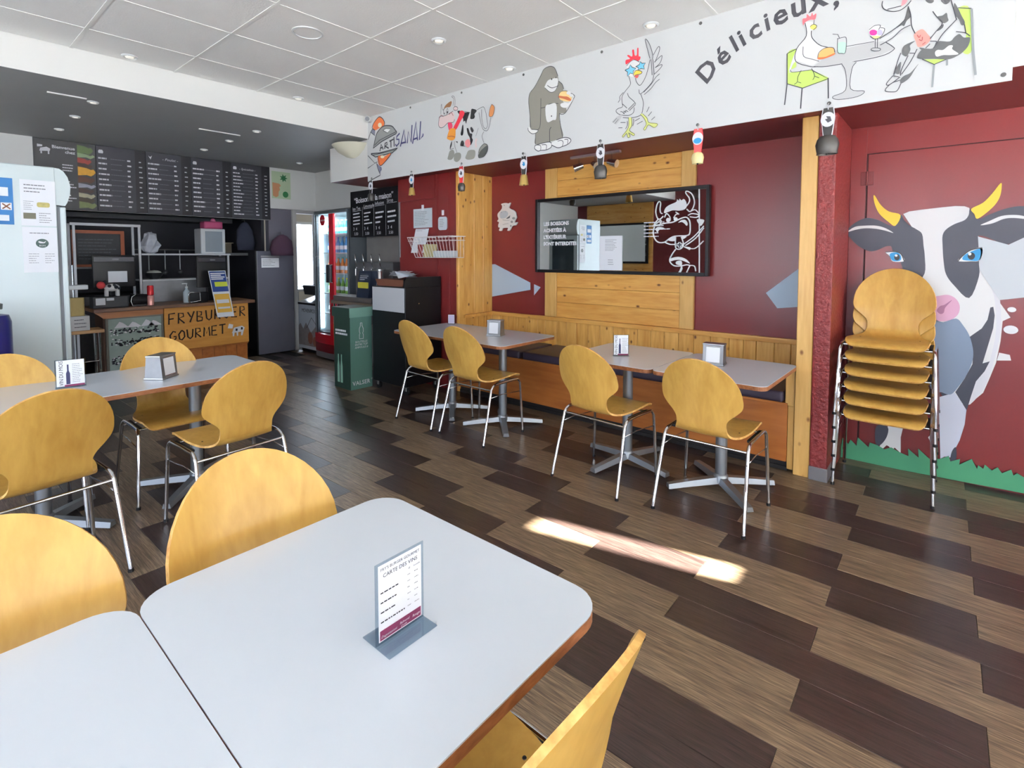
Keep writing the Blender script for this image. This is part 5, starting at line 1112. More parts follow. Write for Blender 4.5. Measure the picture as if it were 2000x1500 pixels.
for z, bc, cc, lb in ((1.72, (60, 150, 190), (230, 240, 245), 'pale blue bottle, top shelf of red fridge'), (1.46, (50, 130, 190), (40, 90, 170), 'blue bottle, second shelf of red fridge'), (1.18, (222, 128, 52), (60, 170, 160), 'orange bottle, middle shelf of red fridge'), (.90, (120, 170, 60), (228, 206, 40), 'yellow-capped bottle, fourth shelf of red fridge'), (.62, (44, 20, 22), (196, 20, 40), 'dark cola bottle, lowest shelf of red fridge')):
    for i in range(7): bottle(3.94, 6.10+.105*i, z+.0005, bm_('%d' % bc[0], bc), bm_('cap%d' % cc[0], cc), lb+', '+('seventh', 'sixth', 'fifth', 'fourth', 'third', 'second', 'first')[i]+' from left', .19 if z > 1.7 else .215, .03)
# ================================================================== ice cream freezer
fz = thing('ice_cream_freezer', 'low white ice cream freezer with a mountain print before the doorway', 'freezer', (4.05, 7.15, 0))
obj('body', P_bbox((3.83, 6.90, .05), (4.26, 7.46, .70), .01), mat('freezer_white', (200, 208, 216), .35), fz)
obj('lid', P_prism([(3.825, .70), (4.262, .70), (4.262, .84), (4.20, .84), (3.825, .73)], 6.895, 7.465, 'xzy'), 'black', fz)
obj('pane', ([(3.85, 6.92, .7395), (3.85, 7.44, .7395), (4.19, 7.44, .8395), (4.19, 6.92, .8395)], [(0, 1, 2, 3)]), mat('freezer_glass', (120, 130, 136), .1), fz)
obj('freezer_lettering', text_shape('MÖVENPICK', .075, (3.828, 7.36, .59), XM, ZP, 'LEFT', .9), 'dark_text', fz)
ap = 3.8275; P2 = lambda pts: ([(ap, a, b) for a, b in pts], [tuple(range(len(pts)))])
obj('mountain_print', P2([(7.46, .10), (7.46, .38), (7.40, .42), (7.32, .34), (7.24, .44), (7.10, .30), (6.96, .40), (6.91, .34), (6.91, .10)]), mat('mountain', (150, 142, 140), .5, var=.35, bscale=25), fz)
Lf, Rt = ribbon([(7.22, .36), (7.08, .52), (6.92, .40)], .01); obj('peak_line', ([(ap-.0006, a, b) for a, b in Lf+Rt], [(0, 1, 4, 3), (1, 2, 5, 4)]), 'dark_text', fz)
obj('scoop_print', cat(*[([(ap-.001, 7.12+a, .22+b) for a, b in disc(0, 0, .07, .09, 14)], [tuple(range(14))]), ([(ap-.0011, 6.99+a, .18+b) for a, b in disc(0, 0, .06, .07, 14)], [tuple(range(14))])]), mat('scoop', (150, 96, 76), .5, var=.3, bscale=30), fz)
obj('foot_rail', P_bbox((3.86, 6.93, 0), (4.24, 7.43, .05), .004, 1), 'black', fz)
cs_ = obj('plastic_crate', P_prism([(3.90, .842), (4.22, .842), (4.25, .98), (3.87, .98)], 7.02, 7.40, 'xzy'), 'charcoal', None, 'dark crate standing on the ice cream freezer', 'crate')
# ================================================================== wall lamp and sensor at the beam
sc = thing('wall_sconce', 'cream half-bowl wall lamp on the white beam left of the banner', 'lamp', (3.34, 5.2, 2.53))
V, Fc = [], []; N_ = 18
for j, (rr, z) in enumerate(((.02, 0), (.10, .02), (.19, .07), (.255, .14))):
    for i in range(N_+1):
        a = HP+math.pi*i/N_; V.append((3.351+rr*math.cos(a)*.9, 5.19+rr*math.sin(a), 2.51+z))
for j in range(3):
    for i in range(N_): a = j*(N_+1)+i; Fc.append((a, a+1, a+N_+2, a+N_+1))
obj('bowl', (V, Fc), mat('sconce_cream', (226, 222, 200), .5), sc, smooth=True); obj('bulb', P_sphere((3.27, 5.19, 2.60), .03, 10, 8), 'lamp', sc, smooth=True)
sn = thing('motion_sensor', 'small round white sensor in the ceiling corner beside the banner', 'sensor', (3.30, 4.80, 2.86)); obj('housing', P_cyl((3.335, 4.84, 2.872), (3.27, 4.80, 2.868), .030, n=16), 'white_plastic', sn, smooth=40); obj('lens_ring', P_cyl((3.27, 4.80, 2.868), (3.266, 4.7975, 2.8675), .024, n=16), 'grey_text', sn)
# ================================================================== white glass-door fridge, seen from its side
wf = thing('white_fridge', 'tall white fridge with notices taped to its side at the left edge', 'fridge', (.42, 5.3, 0))
obj('body', P_bbox((.06, 5.0, .06), (.752, 5.62, 2.058), .006, 1), 'fridge_white', wf)
obj('header', P_prism([(.745, 2.056), (.775, 2.053), (.80, 2.035), (.822, 1.995), (.836, 1.93), (.832, 1.87), (.815, 1.81), (.802, 1.785), (.752, 1.787)], 5.003, 5.617, 'xzy'), 'fridge_white', wf, smooth=30)
dr = obj('door', P_bbox((.772, 5.005, .12), (.806, 5.615, 1.775), .006, 1), 'fridge_white', wf); obj('pane', P_box((.8055, 5.08, .25), (.808, 5.54, 1.70)), mat('fridge_glass', (70, 84, 90), .08), dr)
obj('gasket', P_box((.752, 5.012, .12), (.772, 5.608, 1.78)), 'grey_text', wf); obj('plinth', P_box((.08, 5.02, 0), (.74, 5.60, .06)), 'charcoal', wf)
def sheet_y(name, label, x0, x1, z0, z1, y, m='paper'):
    t = thing(name, label, 'paper', ((x0+x1)/2, y, z0), 'notices on the white fridge'); obj('sheet', P_box((x0, y-.0015, z0), (x1, y-.0002, z1)), m, t); return t
fyy = 4.9995; dsl = lambda x, z, w_, h_, dy=0: quad((x, fyy-.0018-dy, z), XR, ZP, w_, h_)
t = sheet_y('blue_poster', 'blue poster with small white pictures on the white fridge', .36, .524, 1.635, 1.955, fyy, mat('poster_blue', (24, 104, 168), .5, var=.3, bscale=7))
obj('picture', cat(dsl(.38, 1.83, .12, .06), dsl(.46, 1.735, .055, .05), dsl(.38, 1.735, .055, .05), dsl(.38, 1.66, .12, .04)), 'paper', t)
Lf = [cat(*[([(a, fyy-.0022, b) for a, b in ribbon([(.468, 1.742), (.508, 1.778)], .008)[0]+ribbon([(.468, 1.742), (.508, 1.778)], .008)[1][::-1]], [(0, 1, 2, 3)]), ([(a, fyy-.0022, b) for a, b in ribbon([(.468, 1.778), (.508, 1.742)], .008)[0]+ribbon([(.468, 1.778), (.508, 1.742)], .008)[1][::-1]], [(0, 1, 2, 3)])])]
obj('cross_mark', Lf[0], mat('cross_brown', (120, 70, 40), .6), t)
t = sheet_y('menu_sheet', 'white menu sheet with a sandwich picture on the white fridge', .560, .748, 1.632, 1.955, fyy)
obj('print', cat(textlines((.58, fyy-.0018, 1.86), XR, ZP, .15, .07, 3, RD, .3), textlines((.575, fyy-.0018, 1.74), XR, ZP, .06, .07, 5, RD, .25), textlines((.655, fyy-.0018, 1.65), XR, ZP, .07, .08, 5, RD, .28)), 'grey_text', t)
obj('sandwich_print', ([(a, fyy-.002, b) for a, b in rrect(.645, 1.765, .715, 1.80, .012)], [tuple(range(24))]), mat('sandwich', (186, 176, 110), .6, var=.4, bscale=60), t)
obj('olive_label', dsl(.572, 1.68, .066, .042), mat('olive_label', (110, 108, 90), .6), t)
t = sheet_y('order_sheet', 'white sheet with a round dark green logo on the white fridge', .562, .748, 1.30, 1.622, fyy)
obj('round_logo', ([(.665+a, fyy-.002, 1.508+b) for a, b in disc(0, 0, .035, .032, 24)], [tuple(range(24))]), mat('logo_green', (58, 84, 80), .5), t)
obj('logo_mark', cat(([(.665+a, fyy-.0024, 1.512+b) for a, b in [(-.022, .004), (-.018, .012), (.008, .004), (.022, .014), (.014, -.001), (.006, -.004), (-.012, -.004)]], [tuple(range(7))]), text_shape('BON', .016, (.665, fyy-.0024, 1.486), XR, ZP, 'CENTER')), 'white_text', t)
obj('print', cat(textlines((.60, fyy-.0018, 1.57), XR, ZP, .13, .02, 1, RD, .3), textlines((.59, fyy-.0018, 1.36), XR, ZP, .14, .08, 5, RD, .2, ((0, .42), (.62, 1)))), 'grey_text', t)
gc = thing('gas_cylinder', 'dark blue gas cylinder with a grey valve in front of the white fridge', 'cylinder', (.372, 4.82, 0)); obj('tank', P_lathe([(.092, 0), (.098, .02), (.098, .98), (.085, 1.025), (.04, 1.035)], (.372, 4.82, 0), 24), mat('navy_paint', (20, 22, 92), .3), gc, smooth=40); obj('valve', P_lathe([(.025, 1.03), (.025, 1.06), (.055, 1.065), (.058, 1.10), (.03, 1.11)], (.372, 4.82, 0), 16), mat('valve_grey', (108, 118, 112), .5), gc, smooth=40)
# ================================================================== menu boards
mb = thing('menu_board', 'long black menu board hanging over the counter', 'sign', (2.2, 7.5, 1.93))
PB = [(.957, 1.488, (62, 62, 64)), (1.488, 1.969, (54, 53, 62)), (1.969, 2.456, (54, 53, 62)), (2.456, 2.945, (54, 53, 62)), (2.945, 3.462, (52, 52, 60))]
my = 7.4895; mt_ = lambda x, z, w_, h_: quad((x, my-.0012, z), XR, ZP, w_, h_)
for i, (a, b_, c) in enumerate(PB):
    p = obj('panel', P_bbox((a+.001, 7.49, 1.932), (b_-.001, 7.528, 2.678), .003, 1), mat('menu_%d' % c[0], c, .45), mb)
    if i == 0:
        obj('welcome_lettering', cat(text_shape('Bienvenue', .047, (1.304, my-.001, 2.585), XR, ZP, 'RIGHT', bold=.0012), text_shape('chez', .047, (1.304, my-.001, 2.54), XR, ZP, 'RIGHT', bold=.0012)), 'white_text', p)
        for zz_ in (2.34, 2.16, 2.01): obj('small_print', textlines((1.19, my-.001, zz_), XR, ZP, .114, .09, 3, RD, .4), 'white_text', p)
        obj('cow_logo', cat(*[([(.99+x*.85, my-.001, 2.565+z*.85) for x, z in q_], [tuple(range(len(q_)))]) for q_ in ([(0, .02), (.05, .03), (.05, .05), (.0, .055)], [(.02, -.03), (.12, -.02), (.125, .01), (.09, .03), (.03, .01)], [(.03, -.06), (.045, -.06), (.045, -.03), (.03, -.03)], [(.10, -.06), (.115, -.06), (.115, -.02), (.10, -.02)])]), 'white_text', p)
        lay = [((96, 116, 70), 2.60, .045, .9), ((150, 170, 130), 2.535, .022, 1.), ((150, 60, 50), 2.475, .03, .8), ((60, 42, 34), 2.42, .03, .85), ((226, 168, 56), 2.36, .045, 1.), ((84, 52, 38), 2.27, .035, .95), ((176, 176, 190), 2.20, .022, 1.), ((66, 46, 40), 2.145, .025, .9), ((190, 186, 156), 2.09, .026, .95), ((70, 60, 44), 2.04, .03, .9), ((120, 132, 84), 1.985, .035, 1.)]
        for k_, (c_, z, hh, wf_) in enumerate(lay): obj('burger_layer', ([(1.322+.158*wf_*math.sin(t_/10*math.pi)**.6, my-.0010-.0001*k_, z-hh*math.cos(t_/10*math.pi)+.01*math.sin(t_*2.1)) for t_ in range(11)], [tuple(range(11))]), mat('layer_%d_%d' % (c_[0], c_[1]), c_, .5, var=.25, bscale=25), p)
    else:
        wd_ = b_-a; x0 = a+.02; rows = 10 if i < 4 else 13
        obj('price_stripe', mt_(a+wd_*.77, 1.936, wd_*.225, .738), mat('menu_dark', (24, 23, 30), .5), p)
        S = [textlines((x0, my-.002, 1.965), XR, ZP, wd_*.66, .60, rows, RD, .30, ((0, .42), (.86, 1.0))), textlines((a+wd_*.85, my-.002, 1.965), XR, ZP, wd_*.08, .60, rows, RD, .22)]
        if i == 2: S.append(text_shape('- Poulet -', .045, (a+.17, my-.002, 2.59), XR, ZP, shear=.3))
        if i == 4: S.append(text_shape('- Spécialités -', .040, (a+.10, my-.002, 2.59), XR, ZP, shear=.3))
        S.append(([(a+.045+x, my-.002, 2.61+z) for x, z in ([(-.02, .02), (0, .005), (.02, .025), (.005, -.025)] if i == 2 else [(-.02, -.02), (.02, -.02), (.024, .0), (.015, .02), (-.015, .02), (-.024, 0)])], [tuple(range(4 if i == 2 else 6))]))
        obj('menu_print', cat(*S), 'white_text', p, kind='stuff'); obj('faint_print', textlines((x0+wd_*.24, my-.002, 1.965), XR, ZP, wd_*.34, .60, rows, RD, .10), 'grey_text', p)
po = thing('leaf_poster', 'pale green poster with a hand and a dark green leaf star', 'poster', (3.63, 7.495, 2.24)); obj('sheet', P_box((3.492, 7.4965, 2.245), (3.768, 7.499, 2.632)), mat('poster_green', (190, 208, 172), .6), po)
py_ = 7.4955; star = [(3.665+(.062 if k % 2 == 0 else .03)*math.cos(k*math.pi/7), 2.545+(.062 if k % 2 == 0 else .03)*math.sin(k*math.pi/7)) for k in range(14)]
obj('leaf_star', ([(a, py_, b) for a, b in star], [tuple(range(14))]), mat('leaf_green', (34, 112, 62), .6), po); obj('green_disc', ([(a, py_, b) for a, b in disc(3.69, 2.31, .042, .044, 18)], [tuple(range(18))]), mat('leaf_green', (34, 112, 62), .6), po)
obj('hand_print', ([(a, py_, b) for a, b in [(3.50, 2.47), (3.60, 2.46), (3.625, 2.43), (3.60, 2.41), (3.61, 2.37), (3.59, 2.345), (3.585, 2.28), (3.55, 2.26), (3.505, 2.28)]], [tuple(range(9))]), mat('skin_print', (204, 146, 104), .6), po)
# ================================================================== counter
ct = thing('service_counter', 'wooden service counter with a burnt-letter sign and a cow picture', 'counter', (2.2, 7.3, 0))
obj('body', P_box((1.42, 7.13, 0), (2.94, 7.5, .795)), mat('counter_dark', (84, 56, 40), .6), ct)
obj('worktop', P_bbox((1.325, 7.04, .80), (3.02, 7.62, .838), .006), wood('worktop', (96, 66, 46), (140, 100, 70), axis=0, stretch=8, scale=6, rough=.4), ct)
obj('cornice', P_prism([(1.34, .795), (1.985, .795), (1.985, .735), (1.42, .725), (1.385, .76)], 7.09, 7.13, 'xzy'), wood('cornice', (156, 94, 48), (190, 124, 70), axis=0, stretch=8, scale=6), ct)
x = 1.985
for i in range(7): obj('board', P_bbox((x+.001, 7.112, .02), (x+.136, 7.13, .28), .004, 1), 'ply_brown', ct); x += .1365
obj('rail', P_bbox((1.985, 7.10, .262), (2.945, 7.13, .285), .004), 'ply_brown', ct)
pic = obj('picture_panel', P_bbox((1.455, 7.098, .06), (1.965, 7.13, .72), .004, 1), mat('picture_ground', (150, 166, 158), .5, var=.25, bscale=9), ct)
obj('picture_frame', cat(P_bbox((1.435, 7.092, .04), (1.456, 7.13, .735), .003, 1), P_bbox((1.964, 7.092, .04), (1.984, 7.13, .735), .003, 1), P_bbox((1.456, 7.092, .715), (1.964, 7.13, .735), .003, 1)), mat('frame_grey', (120, 116, 104), .5), ct)
r3 = random.Random(9); S = []
for z0, z1, n_ in ((.54, .60, 60), (.41, .48, 70), (.20, .30, 80)):
    for i in range(n_): S.append(([(r3.uniform(1.47, 1.95)*0+cx+a, 7.0972, cz+b) for cx, cz in [(r3.uniform(1.48, 1.94), r3.uniform(z0, z1))] for a, b in disc(0, 0, r3.uniform(.006, .018), r3.uniform(.005, .012), 7)], [tuple(range(7))]))
obj('cow_herd_print', cat(*S), 'dark_text', pic, kind='stuff'); S = []
for i in range(46): S.append(([(cx+a, 7.0968, cz+b) for cx, cz in [(r3.uniform(1.48, 1.94), r3.choice((.57, .445, .25))+r3.uniform(-.05, .05))] for a, b in disc(0, 0, r3.uniform(.006, .014), r3.uniform(.005, .010), 7)], [tuple(range(7))]))
for cx, h_ in ((1.58, .07), (1.70, .06), (1.83, .075), (1.90, .06)): S.append(([(cx-.07, 7.097, .61), (cx-.02, 7.097, .61+h_), (cx+.01, 7.097, .61+h_*.8), (cx+.07, 7.097, .61)], [(0, 1, 2, 3)]))
obj('snow_print', cat(*S), 'white_text', pic, kind='stuff')
sg = obj('sign_board', P_bbox((1.99, 7.085, .283), (2.95, 7.108, .812), .004, 1), wood('sign_pine', (190, 126, 48), (216, 156, 70), axis=0, stretch=7, scale=5, rough=.45), ct)
burnt = mat('burnt', (34, 20, 14), .7); sy = 7.0842
def strokes(word, x, z, h, w_, gap):
    G_ = {'F': [((0, 0), (.05, 1), (.9, 1.05)), ((.03, .5), (.7, .55))], 'R': [((0, 0), (.05, 1), (.7, .95), (.75, .65), (.05, .5), (.85, 0))], 'Y': [((0, 1), (.45, .5)), ((.95, 1.05), (.3, 0))], 'B': [((0, 0), (.05, 1), (.7, .9), (.65, .6), (.05, .5), (.8, .35), (.75, .05), (0, 0))], 'U': [((0, 1), (.1, .2), (.45, 0), (.8, .2), (.9, 1))], 'G': [((.9, .9), (.5, 1), (.05, .6), (.1, .15), (.5, 0), (.9, .25), (.9, .45), (.55, .45))], 'E': [((.85, 1.02), (.05, 1), (0, 0), (.85, 0)), ((.03, .5), (.7, .52))], 'O': [((.5, 1), (.05, .6), (.15, .1), (.5, 0), (.9, .3), (.85, .8), (.5, 1))], 'M': [((0, 0), (.1, 1), (.45, .3), (.85, 1), (.95, 0))], 'T': [((-.05, 1), (1, 1.05)), ((.48, 1), (.45, 0))]}
    S = []
    for chr_ in word:
        for s in G_[chr_]:
            Lf, Rt = ribbon([(x+a*w_, z+b*h) for a, b in s], .016); n_ = len(s); S.append(([(a, sy, b) for a, b in Lf+Rt], [(j, j+1, n_+j+1, n_+j) for j in range(n_-1)]))
        x += w_+gap; z += .004
    return cat(*S)
obj('sign_lettering', cat(strokes('FRYBURGER', 2.035, .60, .125, .075, .026), strokes('GOURMET', 2.04, .40, .115, .072, .020)), burnt, sg)
P3 = lambda pts, dy=0: ([(2.68+a*.0042, sy-.0004-dy, .37+b*.0042) for a, b in pts], [tuple(range(len(pts)))])
obj('sign_cow', cat(P3([(14, 12), (48, 14), (52, 26), (44, 32), (20, 28)]), P3([(2, 28), (16, 26), (18, 38), (6, 42)]), P3([(16, 2), (20, 2), (22, 14), (16, 14)]), P3([(28, 2), (32, 2), (32, 14), (27, 14)]), P3([(40, 2), (45, 2), (48, 14), (41, 14)])), 'white_text', sg)
obj('sign_cow_spots', cat(P3([(24, 18), (30, 17), (31, 24), (25, 25)], .0004), P3([(40, 20), (46, 20), (46, 27), (41, 28)], .0004)), 'dark_text', sg)
# ---- things on the counter
TZ = .8385
def monitor(x0, x1, y, z0, z1, label):
    t = thing('till_monitor', label, 'monitor', ((x0+x1)/2, y, TZ)); obj('screen_back', P_bbox((x0, y, z0), (x1, y+.05, z1), .015), 'black', t, smooth=40); obj('bezel', P_bbox((x0+.01, y-.006, z1-.075), (x1-.01, y+.004, z1-.02), .003, 1), mat('bezel', (50, 50, 58), .3), t)
    c = (x0+x1)/2; obj('stand', P_bbox((c-.05, y+.01, TZ), (c+.05, y+.09, z0+.05), .01), 'black', t); obj('badge', P_box((c-.02, y-.0075, z1-.055), (c+.04, y-.0062, z1-.04)), 'grey_text', t); return t
monitor(1.385, 1.785, 7.33, 1.06, 1.425, 'left till monitor seen from behind on the counter'); monitor(2.435, 2.785, 7.33, 1.01, 1.412, 'right till monitor behind the blue and yellow leaflet')
obj('price_note', P_box((1.52, 7.315, 1.115), (1.70, 7.3185, 1.242)), 'paper', None, 'white note stuck on the left till monitor', 'paper')
pr_ = thing('receipt_printer', 'dark grey receipt printer under the toy cow', 'printer', (1.50, 7.24, TZ)); obj('case', P_bbox((1.34, 7.14, TZ), (1.665, 7.31, .965), .012), 'charcoal', pr_); obj('sticker', P_box((1.365, 7.1375, .875), (1.45, 7.1395, .95)), 'paper', pr_); obj('sticker', P_box((1.46, 7.1375, .92), (1.53, 7.1395, .95)), 'paper', pr_)
tc = thing('toy_cow', 'small black and white toy cow with a red face on the printer', 'toy', (1.50, 7.22, .966)); ty, tz = 7.22, .966
pw = mat('plush_white', (220, 218, 216), .7)
obj('body', P_sphere((1.53, ty, tz+.095), .055, 12, 8, (1.35, .8, .8)), pw, tc, smooth=True); obj('head', P_sphere((1.43, ty-.01, tz+.125), .042, 12, 8), mat('plush_red', (196, 60, 66), .7), tc, smooth=True)
for dx in (-.05, .05):
    for dy in (-.022, .022): obj('leg', P_cyl((1.53+dx, ty+dy, tz), (1.53+dx, ty+dy, tz+.07), .015, n=8), pw, tc)
for a, b_, r_2 in ((1.50, .115, .018), (1.56, .10, .020), (1.545, .125, .014), (1.59, .085, .014)): obj('patch', P_sphere((a, ty-.040, tz+b_), r_2, 8, 6, (1, .4, 1)), 'dark_text', tc, smooth=True)
for dx in (-.02, .02): obj('ear', P_sphere((1.43+dx*1.8, ty-.01, tz+.16), .016, 8, 6, (1, .5, 1.2)), 'dark_text', tc, smooth=True)
sc_ = thing('barcode_scanner', 'round black payment reader with a white cable on the counter', 'reader', (1.77, 7.2, TZ)); obj('drum', P_cyl((1.70, 7.20, .912), (1.85, 7.20, .905), .072, .066, 18), 'black', sc_, smooth=40); obj('foot', P_bbox((1.70, 7.15, TZ), (1.84, 7.25, .86), .004, 1), 'charcoal', sc_); obj('cable', P_tube([(1.73, 7.13, .98), (1.69, 7.12, .95), (1.68, 7.12, .90), (1.70, 7.13, .845)], .004, 6), 'white_plastic', sc_, smooth=True)
for z, c, lb in ((TZ, (226, 160, 150), 'lower pinkish drink can of the two stacked on the counter'), (.957, (196, 26, 36), 'upper red drink can of the two stacked on the counter')):
    t = thing('drink_can', lb, 'can', (1.873, 7.13, z), 'cans on the counter'); obj('can', P_lathe([(.026, 0), (.033, .008), (.033, .105), (.027, .116)], (1.873, 7.13, z+.0005), 18), mat('can_%d' % c[1], c, .25, .3), t, smooth=40); obj('can_end', P_lathe([(.027, .1162), (.024, .1165), (.005, .114)], (1.873, 7.13, z+.0005), 18), 'chrome', t)
so = thing('pump_bottle', 'white pump bottle of hand sanitizer on the counter', 'bottle', (2.285, 7.25, TZ)); obj('bottle', P_lathe([(.036, 0), (.038, .01), (.038, .13), (.014, .165), (.014, .18)], (2.285, 7.25, TZ), 18), mat('sanitizer', (196, 212, 218), .25), so, smooth=40); obj('pump', cat(P_lathe([(.016, .18), (.016, .20), (.005, .20), (.005, .235)], (2.285, 7.25, TZ), 10), P_bbox((2.235, 7.243, TZ+.228), (2.295, 7.257, TZ+.24), .003, 1)), 'white_plastic', so)
te = thing('card_terminal', 'black card terminal with a chrome rim on the counter', 'terminal', (2.40, 7.2, TZ)); obj('case', P_bbox((2.29, 7.16, TZ), (2.50, 7.27, .965), .02), 'black', te, smooth=40); obj('rim', P_tube([(2.285, 7.155, .845), (2.275, 7.15, .95), (2.30, 7.15, .97), (2.40, 7.15, .965), (2.405, 7.15, .86), (2.285, 7.155, .845)], .006, 6), 'chrome', te, smooth=True)
lf = thing('leaflet_display', 'blue and yellow promotion leaflet hanging over the counter edge', 'leaflet', (2.6, 7.03, .65))
q4 = lambda a, b_: (2.47+a*.20+(1-b_)*.08, 7.025+b_*.035, .645+b_*.585)
def lq(a0, a1, b0, b1, dy): return [(lambda p: (p[0], p[1]-dy, p[2]))(q4(a, b_)) for a, b_ in ((a0, b0), (a1, b0), (a1, b1), (a0, b1))], [(0, 1, 2, 3)]
obj('backing', cat(lq(0, 1, 0, 1, 0), lq(0, 1, 0, 1, -.004)), 'paper', lf); obj('blue_field', lq(.04, .96, .55, .985, .001), mat('leaflet_blue', (26, 64, 138), .5), lf); obj('yellow_field', lq(.06, .94, .10, .5, .001), mat('leaflet_yellow', (226, 176, 66), .5), lf); obj('badge', lq(.22, .95, .66, .76, .002), mat('leaflet_lime', (206, 216, 60), .5), lf)
obj('print', cat(*[lq(.08, .08+w_, z, z+.025, .002) for z, w_ in ((.93, .85), (.89, .6), (.85, .8), (.81, .7))]+[lq(.14, .86, .30, .38, .002), lq(.14, .86, .18, .22, .002)]), 'white_text', lf)
sm = thing('side_table', 'small wooden side table on chrome legs beside the counter', 'table', (1.2, 6.9, 0)); obj('top', P_bbox((1.0, 6.78, .615), (1.36, 7.03, .65), .004, 1), wood('side_top', (176, 132, 84), (206, 164, 112), axis=0, stretch=8, scale=6), sm)
for x, y in ((1.03, 6.81), (1.03, 7.0), (1.32, 6.81), (1.32, 7.0)): obj('leg', P_cyl((x, y, 0), (x, y, .615), .012, n=10), 'chrome', sm)
obj('brace', P_cyl((1.03, 6.81, .32), (1.32, 6.81, .32), .005, n=8), 'chrome', sm)
t = thing('white_box', 'flat white carton on the small side table', 'box', (1.12, 6.88, .6505)); obj('carton', P_bbox((1.02, 6.80, .6505), (1.245, 6.98, .80), .003, 1), mat('carton', (206, 206, 204), .6), t); obj('print', textlines((1.12, 6.7985, .67), XR, ZP, .11, .11, 3, RD, .18), 'dark_text', t)
t = thing('paper_bag', 'beige paper bag standing on the white carton', 'bag', (1.15, 6.88, .8005)); obj('bag', P_prism(rrect(1.09, 6.83, 1.215, 6.95, .02), .8005, .985), mat('kraft', (186, 164, 104), .6, bump=.6, bscale=30), t)
t = thing('tray_stand', 'white tray on a thin stand behind the paper bag', 'stand', (1.18, 7.08, 0)); obj('tray', P_bbox((1.07, 7.02, 1.06), (1.285, 7.14, 1.11), .006, 1), 'white_plastic', t); obj('pole', P_cyl((1.17, 7.08, 0), (1.17, 7.08, 1.32), .01, n=8), 'chrome', t); obj('foot', P_lathe([(.09, 0), (.09, .012), (.012, .018)], (1.17, 7.08, 0), 16), 'chrome', t)
# ================================================================== kitchen behind the counter
rk = thing('steel_rack', 'white steel rack of bars and shelves behind the counter', 'rack', (2.1, 7.85, 0)); wt = mat('rack_white', (214, 214, 216), .35)
for x in (1.30, 1.93, 2.96):
    for y in (7.72, 8.0): obj('upright', P_box((x-.012, y-.012, 0), (x+.012, y+.012, 1.80 if x < 2 else 1.44)), wt, rk)
obj('top_bar', P_box((1.27, 7.705, 1.77), (1.945, 7.735, 1.80)), wt, rk); obj('shelf', P_box((1.945, 7.70, 1.425), (2.985, 8.01, 1.445)), wt, rk); obj('shelf', P_box((1.945, 7.70, 1.10), (2.95, 8.01, 1.12)), wt, rk); obj('back_panel', P_box((1.945, 7.70, .66), (2.70, 7.715, 1.10)), 'brushed', rk)
t = thing('white_cabinet', 'white box with a grey window standing on the kitchen rack', 'appliance', (2.78, 7.8, 1.446)); obj('case', P_bbox((2.63, 7.74, 1.446), (2.94, 7.98, 1.785), .008, 1), 'white_plastic', t); obj('window', P_box((2.685, 7.737, 1.47), (2.90, 7.7395, 1.75)), mat('window_grey', (150, 160, 168), .2), t)
t = thing('pink_bag', 'pink bag lying on top of the white box in the kitchen', 'bag', (2.83, 7.86, 1.786)); obj('bag', P_bbox((2.69, 7.78, 1.786), (2.93, 7.95, 1.89), .03, 3), mat('bag_pink', (196, 80, 124), .5), t, smooth=50); obj('knot', P_sphere((2.83, 7.86, 1.90), .035, 10, 6), mat('bag_pink2', (214, 110, 150), .5), t, smooth=True)
t = thing('orange_chalkboard', 'small chalkboard with an orange wooden frame in the kitchen', 'chalkboard', (1.62, 8.2, 1.3)); obj('board', P_box((1.39, 8.20, 1.30), (1.85, 8.215, 1.70)), 'charcoal', t); obj('frame', cat(P_box((1.355, 8.185, 1.28), (1.395, 8.215, 1.735)), P_box((1.845, 8.185, 1.28), (1.885, 8.215, 1.735)), P_box((1.395, 8.185, 1.695), (1.845, 8.215, 1.735)), P_box((1.395, 8.185, 1.28), (1.845, 8.215, 1.31))), mat('orange_wood', (176, 92, 54), .5), t); obj('writing', textlines((1.42, 8.198, 1.36), XR, ZP, .38, .28, 7, RD, .2), 'grey_text', t)
obj('chalkboard_shelf', P_bbox((1.2, 8.12, 1.255), (1.92, 8.5, 1.279), .003, 1), 'steel', None, 'steel shelf carrying the orange-framed chalkboard', 'shelf')
t = thing('plastic_bag', 'crumpled white plastic bag hanging over the kitchen rack shelf', 'bag', (2.07, 7.78, 1.446)); r5 = random.Random(2); V, Fc = P_lathe([(.02, 0), (.07, .02), (.10, .10), (.08, .18), (.05, .25), (.01, .27)], (2.07, 7.82, 1.446), 12); V = [(a+r5.uniform(-.02, .02), b_+r5.uniform(-.02, .02), max(1.446, c+r5.uniform(-.012, .012))) for a, b_, c in V]; obj('bag', (V, Fc), mat('bag_white', (206, 208, 216), .4), t)
t = thing('salad_bowl', 'dark bowl heaped with white food on the lower rack shelf', 'bowl', (2.10, 7.8, 1.121)); obj('bowl', P_lathe([(.05, 0), (.09, .05), (.10, .08)], (2.10, 7.81, 1.121), 18), 'charcoal', t, smooth=40); obj('heap', P_sphere((2.10, 7.81, 1.195), .085, 12, 6, (1, 1, .45)), mat('rice', (224, 222, 212), .8, bump=.8, bscale=120), t, smooth=True)
for i, x in enumerate((2.17, 2.36, 2.54)): obj('ladle', cat(P_cyl((x, 8.28, 1.50), (x, 8.28, 1.22), .008, n=8), P_sphere((x, 8.28, 1.19), .035, 10, 6)), 'steel', None, '%s steel ladle hanging behind the kitchen rack' % ('left', 'middle', 'right')[i], 'ladle', 'hanging ladles')
obj('ladle_rail', P_cyl((2.0, 8.28, 1.50), (2.75, 8.28, 1.50), .01, n=8), 'steel', None, 'steel rail with hanging ladles in the kitchen', 'rail')
